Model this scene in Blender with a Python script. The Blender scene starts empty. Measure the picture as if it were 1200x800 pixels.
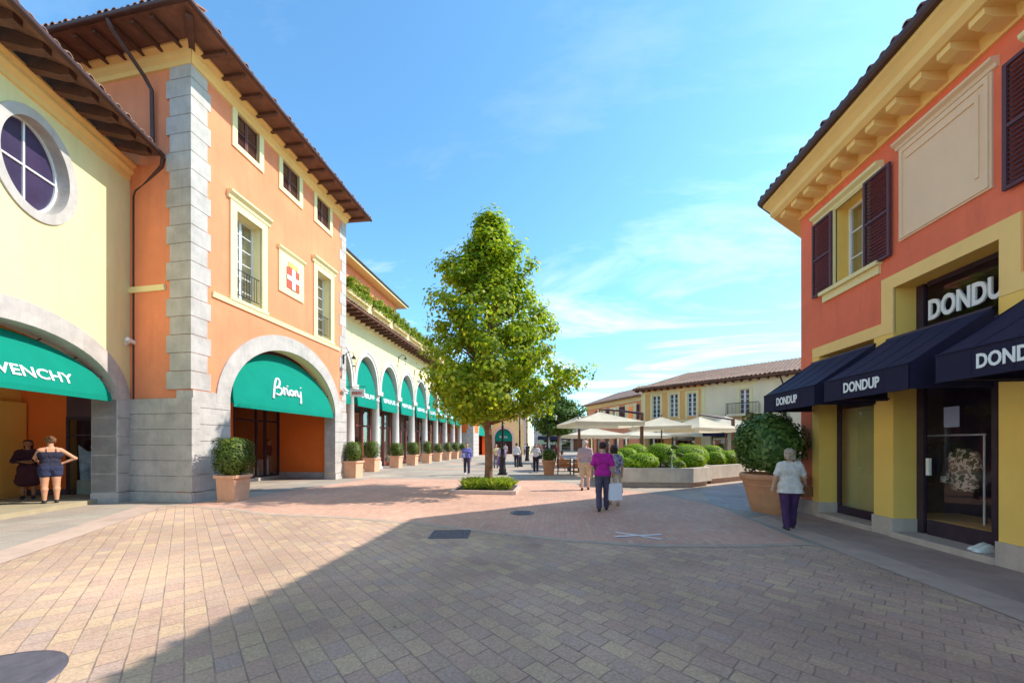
import bpy, bmesh, math, random
import numpy as np
from mathutils import Vector, Matrix
R = math.radians
rng = random.Random(7)
nrg = np.random.default_rng(11)
scn = bpy.context.scene
COL = scn.collection

# ------------------------------------------------------------------ materials
def nodes(m):
    m.use_nodes = True
    nt = m.node_tree
    return nt, nt.nodes, nt.links, nt.nodes['Principled BSDF']

def surf(name, col, rough=.8, var=.12, scale=1.2, bump=.0, bscale=40., metal=0., spec=.3, dirt=0.):
    """painted / cast surface: base colour with soft blotches, fine grain and a little bump"""
    m = bpy.data.materials.new(name)
    nt, N, L, B = nodes(m)
    tc = N.new('ShaderNodeTexCoord')
    n1 = N.new('ShaderNodeTexNoise'); n1.inputs['Scale'].default_value = scale; n1.inputs['Detail'].default_value = 6
    n1.inputs['Roughness'].default_value = .65
    L.new(tc.outputs['Object'], n1.inputs['Vector'])
    rp = N.new('ShaderNodeValToRGB')
    e = rp.color_ramp.elements
    e[0].position = .3; e[1].position = .7
    lo = [max(0, c*(1-var)) for c in col]; hi = [min(1, c*(1+var)) for c in col]
    e[0].color = (*lo, 1); e[1].color = (*hi, 1)
    L.new(n1.outputs['Fac'], rp.inputs['Fac'])
    out = rp.outputs['Color']
    if dirt > 0:
        n2 = N.new('ShaderNodeTexNoise'); n2.inputs['Scale'].default_value = scale*3.4; n2.inputs['Detail'].default_value = 9; n2.inputs['Roughness'].default_value = .68
        mp = N.new('ShaderNodeMapping'); mp.inputs['Scale'].default_value = (1, 1, .16)
        L.new(tc.outputs['Object'], mp.inputs['Vector']); L.new(mp.outputs['Vector'], n2.inputs['Vector'])
        r2 = N.new('ShaderNodeMapRange'); r2.inputs[1].default_value = .49; r2.inputs[2].default_value = .72
        r2.inputs[4].default_value = dirt
        L.new(n2.outputs['Fac'], r2.inputs[0])
        mx = N.new('ShaderNodeMixRGB'); mx.inputs[2].default_value = (col[0]*.55, col[1]*.52, col[2]*.5, 1)
        L.new(r2.outputs[0], mx.inputs[0]); L.new(out, mx.inputs[1]); out = mx.outputs[0]
    L.new(out, B.inputs['Base Color'])
    B.inputs['Roughness'].default_value = rough
    B.inputs['Metallic'].default_value = metal
    B.inputs['Specular IOR Level'].default_value = spec
    if bump > 0:
        n3 = N.new('ShaderNodeTexNoise'); n3.inputs['Scale'].default_value = bscale; n3.inputs['Detail'].default_value = 5
        L.new(tc.outputs['Object'], n3.inputs['Vector'])
        b = N.new('ShaderNodeBump'); b.inputs['Strength'].default_value = bump; b.inputs['Distance'].default_value = .02
        L.new(n3.outputs['Fac'], b.inputs['Height']); L.new(b.outputs['Normal'], B.inputs['Normal'])
    return m

def cloth(name, col, scale=7.):
    """worn clothing: broad folds as bump, faint colour variation"""
    m = surf(name, col, .92, .16, 9.)
    nt = m.node_tree; N = nt.nodes; L = nt.links; B = N['Principled BSDF']
    tc = N.new('ShaderNodeTexCoord'); mp = N.new('ShaderNodeMapping'); mp.inputs['Scale'].default_value = (1.3, 1.3, .7); mp.inputs['Rotation'].default_value = (.5, .3, 0)
    n = N.new('ShaderNodeTexNoise'); n.inputs['Scale'].default_value = scale; n.inputs['Detail'].default_value = 3; n.inputs['Distortion'].default_value = 1.6
    b = N.new('ShaderNodeBump'); b.inputs['Strength'].default_value = .45; b.inputs['Distance'].default_value = .05
    L.new(tc.outputs['Object'], mp.inputs['Vector']); L.new(mp.outputs[0], n.inputs['Vector']); L.new(n.outputs['Fac'], b.inputs['Height']); L.new(b.outputs['Normal'], B.inputs['Normal'])
    return m

def foliage(name, c1, c2, c3, trans=.35):
    m = bpy.data.materials.new(name)
    nt, N, L, B = nodes(m)
    g = N.new('ShaderNodeNewGeometry')
    rp = N.new('ShaderNodeValToRGB')
    e = rp.color_ramp.elements
    e[0].color = (*c1, 1); e[0].position = 0; e[1].color = (*c3, 1); e[1].position = 1
    k = rp.color_ramp.elements.new(.55); k.color = (*c2, 1)
    L.new(g.outputs['Random Per Island'], rp.inputs['Fac'])
    L.new(rp.outputs['Color'], B.inputs['Base Color'])
    B.inputs['Roughness'].default_value = .55; B.inputs['Specular IOR Level'].default_value = .35
    t = N.new('ShaderNodeBsdfTranslucent')
    br = N.new('ShaderNodeMixRGB'); br.blend_type = 'MULTIPLY'; br.inputs[0].default_value = 1
    br.inputs[2].default_value = (1.3, 1.35, .6, 1)
    L.new(rp.outputs['Color'], br.inputs[1]); L.new(br.outputs[0], t.inputs['Color'])
    mx = N.new('ShaderNodeMixShader'); mx.inputs[0].default_value = trans
    L.new(B.outputs[0], mx.inputs[1]); L.new(t.outputs[0], mx.inputs[2])
    L.new(mx.outputs[0], N['Material Output'].inputs['Surface'])
    return m

def fabric(name, col, trans=.25, rough=.9, var=.05, weave=180.):
    m = bpy.data.materials.new(name)
    nt, N, L, B = nodes(m)
    tc = N.new('ShaderNodeTexCoord')
    n1 = N.new('ShaderNodeTexNoise'); n1.inputs['Scale'].default_value = 1.6; n1.inputs['Detail'].default_value = 4
    L.new(tc.outputs['Object'], n1.inputs['Vector'])
    rp = N.new('ShaderNodeValToRGB'); e = rp.color_ramp.elements
    e[0].position = .3; e[1].position = .7
    e[0].color = (*[c*(1-var) for c in col], 1); e[1].color = (*[min(1, c*(1+var)) for c in col], 1)
    L.new(n1.outputs['Fac'], rp.inputs['Fac']); L.new(rp.outputs['Color'], B.inputs['Base Color'])
    B.inputs['Roughness'].default_value = rough; B.inputs['Specular IOR Level'].default_value = .2
    n3 = N.new('ShaderNodeTexNoise'); n3.inputs['Scale'].default_value = 3.; n3.inputs['Detail'].default_value = 3
    L.new(tc.outputs['Object'], n3.inputs['Vector'])
    b = N.new('ShaderNodeBump'); b.inputs['Strength'].default_value = .35; b.inputs['Distance'].default_value = .05
    L.new(n3.outputs['Fac'], b.inputs['Height']); L.new(b.outputs['Normal'], B.inputs['Normal'])
    if trans > 0:
        t = N.new('ShaderNodeBsdfTranslucent'); L.new(rp.outputs['Color'], t.inputs['Color'])
        mx = N.new('ShaderNodeMixShader'); mx.inputs[0].default_value = trans
        L.new(B.outputs[0], mx.inputs[1]); L.new(t.outputs[0], mx.inputs[2])
        L.new(mx.outputs[0], N['Material Output'].inputs['Surface'])
    return m

def glass(name, tint=(.9, .95, .95), refl=.12, rough=.01, top=.95):
    """window pane: clear with a Fresnel-weighted mirror"""
    m = bpy.data.materials.new(name)
    nt, N, L, B = nodes(m)
    N.remove(B)
    tr = N.new('ShaderNodeBsdfTransparent'); tr.inputs[0].default_value = (*tint, 1)
    gl = N.new('ShaderNodeBsdfGlossy'); gl.inputs['Roughness'].default_value = rough
    lw = N.new('ShaderNodeLayerWeight'); lw.inputs['Blend'].default_value = .35
    mr = N.new('ShaderNodeMapRange'); mr.inputs[3].default_value = refl; mr.inputs[4].default_value = top
    L.new(lw.outputs['Facing'], mr.inputs[0])
    pw = N.new('ShaderNodeMath'); pw.operation = 'POWER'; pw.inputs[1].default_value = 1.6
    L.new(mr.outputs[0], pw.inputs[0])
    tc = N.new('ShaderNodeTexCoord'); n3 = N.new('ShaderNodeTexNoise'); n3.inputs['Scale'].default_value = .8
    L.new(tc.outputs['Object'], n3.inputs['Vector'])
    b = N.new('ShaderNodeBump'); b.inputs['Strength'].default_value = .05; b.inputs['Distance'].default_value = .05
    L.new(n3.outputs['Fac'], b.inputs['Height']); L.new(b.outputs['Normal'], gl.inputs['Normal'])
    mx = N.new('ShaderNodeMixShader')
    L.new(pw.outputs[0], mx.inputs[0]); L.new(tr.outputs[0], mx.inputs[1]); L.new(gl.outputs[0], mx.inputs[2])
    L.new(mx.outputs[0], N['Material Output'].inputs['Surface'])
    return m

def paving(name, cols, bw, bh, ang, mortar=.012, mcol=(.10, .08, .07), bump=.5, off=.5, patch=.25):
    m = bpy.data.materials.new(name)
    nt, N, L, B = nodes(m)
    tc = N.new('ShaderNodeTexCoord')
    nz = N.new('ShaderNodeTexNoise'); nz.inputs['Scale'].default_value = 9; nz.inputs['Detail'].default_value = 2
    L.new(tc.outputs['Object'], nz.inputs['Vector'])
    sb = N.new('ShaderNodeVectorMath'); sb.operation = 'SUBTRACT'; sb.inputs[1].default_value = (.5, .5, .5)
    L.new(nz.outputs['Color'], sb.inputs[0])
    sc = N.new('ShaderNodeVectorMath'); sc.operation = 'SCALE'; sc.inputs['Scale'].default_value = bh*.09
    L.new(sb.outputs[0], sc.inputs[0])
    ad = N.new('ShaderNodeVectorMath'); ad.operation = 'ADD'
    L.new(tc.outputs['Object'], ad.inputs[0]); L.new(sc.outputs[0], ad.inputs[1])
    mp = N.new('ShaderNodeMapping'); mp.inputs['Rotation'].default_value = (0, 0, ang)
    L.new(ad.outputs[0], mp.inputs['Vector'])
    bk = N.new('ShaderNodeTexBrick')
    bk.offset = off; bk.offset_frequency = 2; bk.squash = 1.12; bk.squash_frequency = 3
    bk.inputs['Color1'].default_value = (0, 0, 0, 1); bk.inputs['Color2'].default_value = (1, 1, 1, 1)
    bk.inputs['Mortar'].default_value = (.5, .5, .5, 1)
    bk.inputs['Scale'].default_value = 1; bk.inputs['Mortar Size'].default_value = mortar
    bk.inputs['Mortar Smooth'].default_value = .5; bk.inputs['Bias'].default_value = 0
    bk.inputs['Brick Width'].default_value = bw; bk.inputs['Row Height'].default_value = bh
    L.new(mp.outputs[0], bk.inputs['Vector'])
    rp = N.new('ShaderNodeValToRGB'); rp.color_ramp.interpolation = 'LINEAR'
    e = rp.color_ramp.elements
    while len(e) < len(cols): e.new(.5)
    for i, c in enumerate(cols):
        e[i].position = i/(len(cols)-1); e[i].color = (*c, 1)
    L.new(bk.outputs['Color'], rp.inputs['Fac'])
    # grain and broad patches
    n2 = N.new('ShaderNodeTexNoise'); n2.inputs['Scale'].default_value = .45; n2.inputs['Detail'].default_value = 5
    L.new(tc.outputs['Object'], n2.inputs['Vector'])
    n4 = N.new('ShaderNodeTexNoise'); n4.inputs['Scale'].default_value = 45; n4.inputs['Detail'].default_value = 6
    L.new(tc.outputs['Object'], n4.inputs['Vector'])
    m1 = N.new('ShaderNodeMapRange'); m1.inputs[1].default_value = .3; m1.inputs[2].default_value = .7
    m1.inputs[3].default_value = 1-patch; m1.inputs[4].default_value = 1+patch*.7
    L.new(n2.outputs['Fac'], m1.inputs[0])
    m2 = N.new('ShaderNodeMapRange'); m2.inputs[1].default_value = .3; m2.inputs[2].default_value = .7
    m2.inputs[3].default_value = .8; m2.inputs[4].default_value = 1.18
    L.new(n4.outputs['Fac'], m2.inputs[0])
    mu = N.new('ShaderNodeMath'); mu.operation = 'MULTIPLY'; L.new(m1.outputs[0], mu.inputs[0]); L.new(m2.outputs[0], mu.inputs[1])
    vs = N.new('ShaderNodeVectorMath'); vs.operation = 'SCALE'
    L.new(rp.outputs['Color'], vs.inputs[0]); L.new(mu.outputs[0], vs.inputs['Scale'])
    # trodden stains and small dark spots
    n6 = N.new('ShaderNodeTexNoise'); n6.inputs['Scale'].default_value = 1.1; n6.inputs['Detail'].default_value = 9; n6.inputs['Roughness'].default_value = .75
    L.new(tc.outputs['Object'], n6.inputs['Vector'])
    m6 = N.new('ShaderNodeMapRange'); m6.inputs[1].default_value = .56; m6.inputs[2].default_value = .74; m6.inputs[3].default_value = 1; m6.inputs[4].default_value = .72
    L.new(n6.outputs['Fac'], m6.inputs[0])
    v6 = N.new('ShaderNodeTexVoronoi'); v6.inputs['Scale'].default_value = 2.3; L.new(tc.outputs['Object'], v6.inputs['Vector'])
    m7 = N.new('ShaderNodeMapRange'); m7.inputs[1].default_value = .03; m7.inputs[2].default_value = .05; m7.inputs[3].default_value = .62; m7.inputs[4].default_value = 1
    L.new(v6.outputs['Distance'], m7.inputs[0])
    mu6 = N.new('ShaderNodeMath'); mu6.operation = 'MULTIPLY'; L.new(m6.outputs[0], mu6.inputs[0]); L.new(m7.outputs[0], mu6.inputs[1])
    mu7 = N.new('ShaderNodeMath'); mu7.operation = 'MULTIPLY'; L.new(mu.outputs[0], mu7.inputs[0]); L.new(mu6.outputs[0], mu7.inputs[1])
    L.new(mu7.outputs[0], vs.inputs['Scale'])
    mx = N.new('ShaderNodeMixRGB'); mx.inputs[2].default_value = (*mcol, 1)
    # joints vary: some filled, some open
    n5 = N.new('ShaderNodeTexNoise'); n5.inputs['Scale'].default_value = 2.6; n5.inputs['Detail'].default_value = 3
    L.new(tc.outputs['Object'], n5.inputs['Vector'])
    m5 = N.new('ShaderNodeMapRange'); m5.inputs[1].default_value = .3; m5.inputs[2].default_value = .65
    m5.inputs[3].default_value = .25; m5.inputs[4].default_value = 1
    L.new(n5.outputs['Fac'], m5.inputs[0])
    mm = N.new('ShaderNodeMath'); mm.operation = 'MULTIPLY'; L.new(bk.outputs['Fac'], mm.inputs[0]); L.new(m5.outputs[0], mm.inputs[1])
    L.new(mm.outputs[0], mx.inputs[0]); L.new(vs.outputs[0], mx.inputs[1])
    L.new(mx.outputs[0], B.inputs['Base Color'])
    B.inputs['Roughness'].default_value = .85; B.inputs['Specular IOR Level'].default_value = .25
    sub = N.new('ShaderNodeMath'); sub.operation = 'MULTIPLY_ADD'; sub.inputs[1].default_value = .25
    L.new(n4.outputs['Fac'], sub.inputs[0])
    inv = N.new('ShaderNodeMath'); inv.operation = 'SUBTRACT'; inv.inputs[0].default_value = 1; L.new(bk.outputs['Fac'], inv.inputs[1])
    L.new(inv.outputs[0], sub.inputs[2])
    b = N.new('ShaderNodeBump'); b.inputs['Strength'].default_value = bump; b.inputs['Distance'].default_value = .012
    L.new(sub.outputs[0], b.inputs['Height']); L.new(b.outputs['Normal'], B.inputs['Normal'])
    return m

# ------------------------------------------------------------------ mesh builder
class Frame:
    """wall frame: s along the wall, d outwards, z up"""
    def __init__(f, o, dr, n):
        l = math.hypot(*dr); f.o = o; f.dr = (dr[0]/l, dr[1]/l)
        l = math.hypot(*n); f.n = (n[0]/l, n[1]/l)
    def __call__(f, s, d, z):
        return (f.o[0]+f.dr[0]*s+f.n[0]*d, f.o[1]+f.dr[1]*s+f.n[1]*d, z)
WORLD = lambda x, y, z: (x, y, z)

class MB:
    def __init__(b, fr=WORLD): b.v = []; b.f = []; b.mi = []; b.sm = []; b.fr = fr; b.mat = 0
    def add(b, vs, fs, smooth=False):
        n = len(b.v); b.v += [b.fr(*p) for p in vs]
        for f in fs: b.f.append(tuple(i+n for i in f)); b.mi.append(b.mat); b.sm.append(smooth)
    def box(b, x0, x1, y0, y1, z0, z1):
        b.add([(x, y, z) for z in (z0, z1) for y in (y0, y1) for x in (x0, x1)],
              [(0, 1, 3, 2), (4, 6, 7, 5), (0, 4, 5, 1), (2, 3, 7, 6), (0, 2, 6, 4), (1, 5, 7, 3)])
    def hexa(b, p):  # 8 points: bottom 4 (ccw), top 4
        b.add(p, [(3, 2, 1, 0), (4, 5, 6, 7), (0, 1, 5, 4), (1, 2, 6, 5), (2, 3, 7, 6), (3, 0, 4, 7)])
    def quad(b, *p): b.add(p, [tuple(range(len(p)))])
    def prism(b, poly, z0, z1):  # poly in first two coords
        n = len(poly)
        b.add([(x, y, z0) for x, y in poly]+[(x, y, z1) for x, y in poly],
              [tuple(range(n-1, -1, -1)), tuple(range(n, 2*n))]+[(i, (i+1) % n, n+(i+1) % n, n+i) for i in range(n)])
    def profile(b, prof, s0, s1):  # prof list of (d,z) extruded along s
        n = len(prof)
        b.add([(s0, d, z) for d, z in prof]+[(s1, d, z) for d, z in prof],
              [tuple(range(n-1, -1, -1)), tuple(range(n, 2*n))]+[(i, (i+1) % n, n+(i+1) % n, n+i) for i in range(n)])
    def tube(b, pts, r, seg=8, caps=True):
        pts = [Vector(b.fr(*p)) for p in pts]; fr = b.fr; b.fr = WORLD
        rs = r if isinstance(r, (list, tuple)) else [r]*len(pts)
        vs = []; fs = []; up = None
        for i, p in enumerate(pts):
            t = (pts[min(i+1, len(pts)-1)]-pts[max(i-1, 0)]).normalized()
            if up is None:
                up = Vector((0, 0, 1)) if abs(t.z) < .9 else Vector((1, 0, 0))
            a = t.cross(up).normalized(); c = a.cross(t).normalized(); up = c
            for k in range(seg):
                w = 2*math.pi*k/seg
                vs.append(tuple(p+(a*math.cos(w)+c*math.sin(w))*rs[i]))
        for i in range(len(pts)-1):
            for k in range(seg):
                k2 = (k+1) % seg
                fs.append((i*seg+k, i*seg+k2, (i+1)*seg+k2, (i+1)*seg+k))
        b.add(vs, fs, True)
        if caps:
            b.add([vs[k] for k in range(seg)], [tuple(range(seg-1, -1, -1))])
            b.add([vs[(len(pts)-1)*seg+k] for k in range(seg)], [tuple(range(seg))])
        b.fr = fr
    def lathe(b, cx, cy, prof, seg=20, caps=True, smooth=True):  # prof (r,z)
        vs = [(cx+r*math.cos(2*math.pi*k/seg), cy+r*math.sin(2*math.pi*k/seg), z) for r, z in prof for k in range(seg)]
        fs = [(i*seg+k, i*seg+(k+1) % seg, (i+1)*seg+(k+1) % seg, (i+1)*seg+k) for i in range(len(prof)-1) for k in range(seg)]
        b.add(vs, fs, smooth)
        if caps:
            b.add(vs[:seg], [tuple(range(seg-1, -1, -1))]); b.add(vs[-seg:], [tuple(range(seg))])
    def build(b, name, mats, parent=None, origin=None):
        me = bpy.data.meshes.new(name)
        o = Vector(origin) if origin else (Vector((0, 0, 0)) if parent is None else WORLDLOC(parent))
        me.from_pydata([tuple(Vector(p)-o) for p in b.v], [], b.f)
        if not isinstance(mats, (list, tuple)): mats = [mats]
        for m in mats: me.materials.append(m)
        me.polygons.foreach_set('material_index', b.mi)
        me.polygons.foreach_set('use_smooth', b.sm)
        bm = bmesh.new(); bm.from_mesh(me); bmesh.ops.recalc_face_normals(bm, faces=bm.faces); bm.to_mesh(me); bm.free()
        me.update()
        ob = bpy.data.objects.new(name, me); COL.objects.link(ob)
        if parent is not None: ob.parent = parent
        else: ob.location = o
        return ob

def WORLDLOC(o):
    v = Vector(o.location)
    while o.parent is not None:
        o = o.parent; v = v+Vector(o.location)
    return v

def tag(o, label=None, cat=None, group=None, kind=None):
    if label: o['label'] = label
    if cat: o['category'] = cat
    if group: o['group'] = group
    if kind: o['kind'] = kind
    return o
def thing(name, label, cat, loc, group=None, rz=0):
    o = bpy.data.objects.new(name, None); o.empty_display_size = .3; COL.objects.link(o)
    o.location = loc; o.rotation_euler = (0, 0, rz)
    return tag(o, label, cat, group)
def copy_tree(o, parent=None):
    c = o.copy(); COL.objects.link(c)
    if parent is not None: c.parent = parent
    for ch in [q for q in bpy.data.objects if q.parent == o]: copy_tree(ch, c)
    return c

# wall with openings; opening = (s0,s1,zlow fn, zhigh fn, n subdivisions)
def rect(s0, s1, z0, z1): return (s0, s1, (lambda s: z0), (lambda s: z1), 1)
def arch(c, a, spring, rise, z0=0., n=28):
    g = lambda s: spring+rise*math.sqrt(max(0, 1-((s-c)/a)**2))
    return (c-a, c+a, (lambda s: z0), g, n)
def oval(c, a, zc, h, n=28):
    g = lambda s: h*math.sqrt(max(0, 1-((s-c)/a)**2))
    return (c-a, c+a, (lambda s: zc-g(s)), (lambda s: zc+g(s)), n)
def op_breaks(o):
    s0, s1, _, _, n = o
    if n == 1: return [s0, s1]
    c = (s0+s1)/2; a = (s1-s0)/2
    return [c-a*math.cos(math.pi*i/n) for i in range(n+1)]
def wall(mb, s0, s1, z0, z1, ops=(), th=.4, rm=None):
    """front at d=0, back at d=-th; rm = material index of the reveals"""
    br = sorted(set([s0, s1]+[round(x, 5) for o in ops for x in op_breaks(o) if s0 <= x <= s1]))
    base = mb.mat
    for a, c in zip(br[:-1], br[1:]):
        if c-a < 1e-5: continue
        m = (a+c)/2
        cov = sorted([o for o in ops if o[0] < m < o[1]], key=lambda o: o[2](m))
        lo = (z0, z0)
        segs = []
        for o in cov:
            segs.append((lo, (max(z0, o[2](a)), max(z0, o[2](c))))); lo = (min(z1, o[3](a)), min(z1, o[3](c)))
        segs.append((lo, (z1, z1)))
        for (la, lc), (ha, hc) in segs:
            if ha-la < 1e-4 and hc-lc < 1e-4: continue
            mb.mat = base
            mb.add([(a, 0, la), (c, 0, lc), (c, 0, hc), (a, 0, ha)], [(0, 1, 2, 3)])
            mb.add([(a, -th, la), (c, -th, lc), (c, -th, hc), (a, -th, ha)], [(3, 2, 1, 0)])
        mb.mat = base if rm is None else rm
        for o in cov:
            for fn, top in ((o[2], 0), (o[3], 1)):
                za, zc = fn(a), fn(c)
                if max(za, zc) <= z0+1e-4 or min(za, zc) >= z1: continue
                mb.add([(a, 0, za), (c, 0, zc), (c, -th, zc), (a, -th, za)], [(0, 1, 2, 3)], o[4] > 1)
    for o in ops:
        for s in o[:2]:
            if o[3](s)-o[2](s) > 1e-3: mb.add([(s, 0, o[2](s)), (s, -th, o[2](s)), (s, -th, o[3](s)), (s, 0, o[3](s))], [(0, 1, 2, 3)])
    mb.mat = base
    for s in (s0, s1): mb.add([(s, 0, z0), (s, -th, z0), (s, -th, z1), (s, 0, z1)], [(0, 1, 2, 3)])
    mb.add([(s0, 0, z1), (s1, 0, z1), (s1, -th, z1), (s0, -th, z1)], [(0, 1, 2, 3)])

def band(mb, c, ai, ri, ao, ro, zs, d0, d1, full=False, n=30, leg=0.):
    """arch (or full oval) ring between inner and outer ellipse"""
    N = 2*n if full else n
    A = [(2*math.pi*i/N if full else math.pi-math.pi*i/N) for i in range(N+(0 if full else 1))]
    P = [[(c+ai*math.cos(t), d, zs+ri*math.sin(t)) for t in A] for d in (d0, d1)]
    Q = [[(c+ao*math.cos(t), d, zs+ro*math.sin(t)) for t in A] for d in (d0, d1)]
    k = len(A); vs = P[0]+P[1]+Q[0]+Q[1]; fs = []
    for i in range(k if full else k-1):
        j = (i+1) % k
        fs += [(k+i, k+j, 3*k+j, 3*k+i), (i, k+i, k+j, j), (2*k+i, 2*k+j, 3*k+j, 3*k+i)]
    mb.add(vs, fs)
    if not full:
        for i in (0, k-1): mb.add([P[0][i], P[1][i], Q[1][i], Q[0][i]], [(0, 1, 2, 3)])

def text_geo(body, offset=0.0, shear=0.):
    cu = bpy.data.curves.new('lettering', 'FONT'); cu.body = body; cu.size = 1; cu.offset = offset; cu.shear = shear
    cu.resolution_u = 3
    ob = bpy.data.objects.new('lettering', cu); COL.objects.link(ob)
    dg = bpy.context.evaluated_depsgraph_get(); me = bpy.data.meshes.new_from_object(ob.evaluated_get(dg))
    vs = [tuple(v.co) for v in me.vertices]; fs = [tuple(p.vertices) for p in me.polygons]
    bpy.data.objects.remove(ob); bpy.data.meshes.remove(me); bpy.data.curves.remove(cu)
    x0 = min(v[0] for v in vs); x1 = max(v[0] for v in vs); y0 = min(v[1] for v in vs); y1 = max(v[1] for v in vs)
    return [((x-x0)/(x1-x0), (y-y0)/(y1-y0)) for x, y, _ in vs], fs
def lettering(mb, body, fn, thick, offset=.02, shear=0.):
    """fn(u,v,d): unit square -> frame coords"""
    vs, fs = text_geo(body, offset, shear)
    n = len(vs)
    mb.add([fn(u, v, thick) for u, v in vs]+[fn(u, v, 0) for u, v in vs], fs+[tuple(i+n for i in reversed(f)) for f in fs])
    ed = {}
    for f in fs:
        for i in range(len(f)):
            a, b = f[i], f[(i+1) % len(f)]
            if (b, a) in ed: del ed[(b, a)]
            else: ed[(a, b)] = 1
    mb.f += [(len(mb.v)-2*n+b, len(mb.v)-2*n+a, len(mb.v)-n+a, len(mb.v)-n+b) for a, b in ed]
    mb.mi += [mb.mat]*len(ed); mb.sm += [False]*len(ed)

# ------------------------------------------------------------------ leaves
def leaf_mesh(name, P, Nn, size, mat, parent, origin, jit=.35, aspect=.75, seed=1):
    """one small folded leaf (two tris sharing a midrib) per point; Nn = preferred normals"""
    g = np.random.default_rng(seed)
    P = np.asarray(P, float); n = len(P)
    Nn = np.asarray(Nn, float)+g.normal(0, jit, (n, 3)); Nn /= np.linalg.norm(Nn, axis=1)[:, None]+1e-9
    a = np.cross(Nn, g.normal(0, 1, (n, 3))); a /= np.linalg.norm(a, axis=1)[:, None]+1e-9
    b = np.cross(Nn, a)
    s = size*g.uniform(.65, 1.3, (n, 1))
    v = np.empty((n, 4, 3))
    fold = Nn*s*.18
    v[:, 0] = P-a*s*.5; v[:, 1] = P+b*s*.5*aspect+fold; v[:, 2] = P+a*s*.5; v[:, 3] = P-b*s*.5*aspect+fold
    v -= np.array(origin)
    me = bpy.data.meshes.new(name)
    me.vertices.add(n*4); me.vertices.foreach_set('co', v.reshape(-1))
    me.loops.add(n*4); me.loops.foreach_set('vertex_index', np.arange(n*4, dtype=np.int32))
    me.polygons.add(n); me.polygons.foreach_set('loop_start', np.arange(0, n*4, 4, dtype=np.int32))
    me.update(calc_edges=True); me.validate()
    me.materials.append(mat)
    o = bpy.data.objects.new(name, me); COL.objects.link(o)
    if parent is not None: o.parent = parent
    return o
# ------------------------------------------------------------------ palette (linear albedo)
M = {}
M['orange'] = surf('orange_plaster', (.84, .275, .13), .9, .10, .7, .3, 45, dirt=.28)
M['orange_deep'] = surf('deep_orange_plaster', (.84, .18, .03), .85, .07, .9, .1, 60)
M['apricot'] = surf('apricot_plaster', (.86, .43, .145), .9, .08, .7, .2, 45, dirt=.2)
M['salmon'] = surf('salmon_plaster', (.80, .33, .18), .9, .1, .7, .2, 45, dirt=.25)
M['red'] = surf('red_plaster', (.86, .19, .098), .9, .11, .7, .3, 45, dirt=.32)
M['yellow'] = surf('pale_yellow_plaster', (.81, .70, .34), .9, .06, .6, .25, 45, dirt=.2)
M['cream'] = surf('cream_plaster', (.82, .69, .36), .9, .05, .8, .08, 60)
M['trim'] = surf('cream_trim', (.84, .70, .36), .85, .05, 1., .06, 60)
M['ochre'] = surf('ochre_trim', (.93, .60, .22), .85, .06, 1., .08, 60, dirt=.1)
M['mustard'] = surf('mustard_paint', (.95, .58, .14), .8, .06, 1., .06, 50, dirt=.08)
M['beigeP'] = surf('beige_panel', (.84, .58, .38), .9, .05, .8, .08, 60, dirt=.1)
M['sand'] = surf('sand_plaster', (.86, .70, .46), .9, .08, .5, .1, 60, dirt=.15)
M['stone'] = surf('grey_stone', (.49, .44, .39), .9, .18, 2.2, .25, 30, dirt=.25)
M['white_stone'] = surf('white_stone', (.64, .59, .52), .85, .08, 2., .2, 30, dirt=.15)
M['plinth'] = surf('plinth_stone', (.56, .43, .365), .85, .16, 3., .2, 30, dirt=.25)
M['trav'] = surf('travertine', (.62, .54, .43), .8, .16, 1.6, .2, 14, dirt=.3)
M['brown'] = surf('brown_wood', (.12, .054, .038), .7, .3, 4., .2, 30)
M['eave'] = surf('eave_boards', (.19, .088, .058), .75, .3, 3., .2, 25)
M['gutter'] = surf('brown_metal', (.09, .045, .04), .45, .2, 3., metal=.3)
M['tile'] = surf('roof_tiles', (.34, .16, .09), .9, .35, 2.2, .4, 12, dirt=.4)
M['tile_pale'] = surf('weathered_roof_tiles', (.29, .17, .115), .9, .3, 2.2, .4, 12, dirt=.4)
M['shutter'] = surf('dark_shutter_paint', (.105, .042, .052), .55, .12, 3.)
M['shutter_brown'] = surf('brown_shutter_paint', (.15, .055, .045), .6, .15, 3.)
M['whitepaint'] = surf('white_paint', (.8, .79, .76), .5, .04, 2.)
M['darkframe'] = surf('dark_metal_frame', (.06, .036, .055), .4, .2, 4., metal=.2)
M['redframe'] = surf('red_brown_frame', (.26, .07, .045), .55, .2, 4.)
M['iron'] = surf('black_iron', (.03, .028, .032), .5, .3, 6., metal=.4)
M['green'] = fabric('green_canvas', (.002, .255, .175), .12)
M['navy'] = fabric('navy_canvas', (.020, .017, .045), .03, .75)
M['letter'] = surf('white_lettering', (.85, .85, .85), .5, .02)
M['terra'] = surf('terracotta', (.60, .27, .14), .85, .14, 3., .15, 30, dirt=.2)
M['terra_pale'] = surf('pale_terracotta', (.74, .40, .24), .85, .10, 3., .12, 30, dirt=.15)
M['soil'] = surf('soil', (.09, .055, .035), 1., .4, 9., .6, 30)
M['bark'] = surf('bark', (.23, .125, .075), .95, .35, 5., .7, 22)
M['leaf'] = foliage('tree_leaves', (.12, .21, .014), (.32, .41, .02), (.58, .55, .045), .54)
M['leaf_far'] = foliage('far_tree_leaves', (.05, .10, .02), (.10, .18, .02), (.18, .26, .04), .35)
M['box'] = foliage('box_leaves', (.06, .10, .012), (.11, .16, .018), (.22, .26, .04), .25)
M['topi'] = foliage('topiary_leaves', (.15, .26, .008), (.29, .44, .012), (.42, .54, .03), .35)
M['laurel'] = foliage('laurel_leaves', (.06, .115, .022), (.12, .20, .035), (.28, .34, .10), .3)
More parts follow.
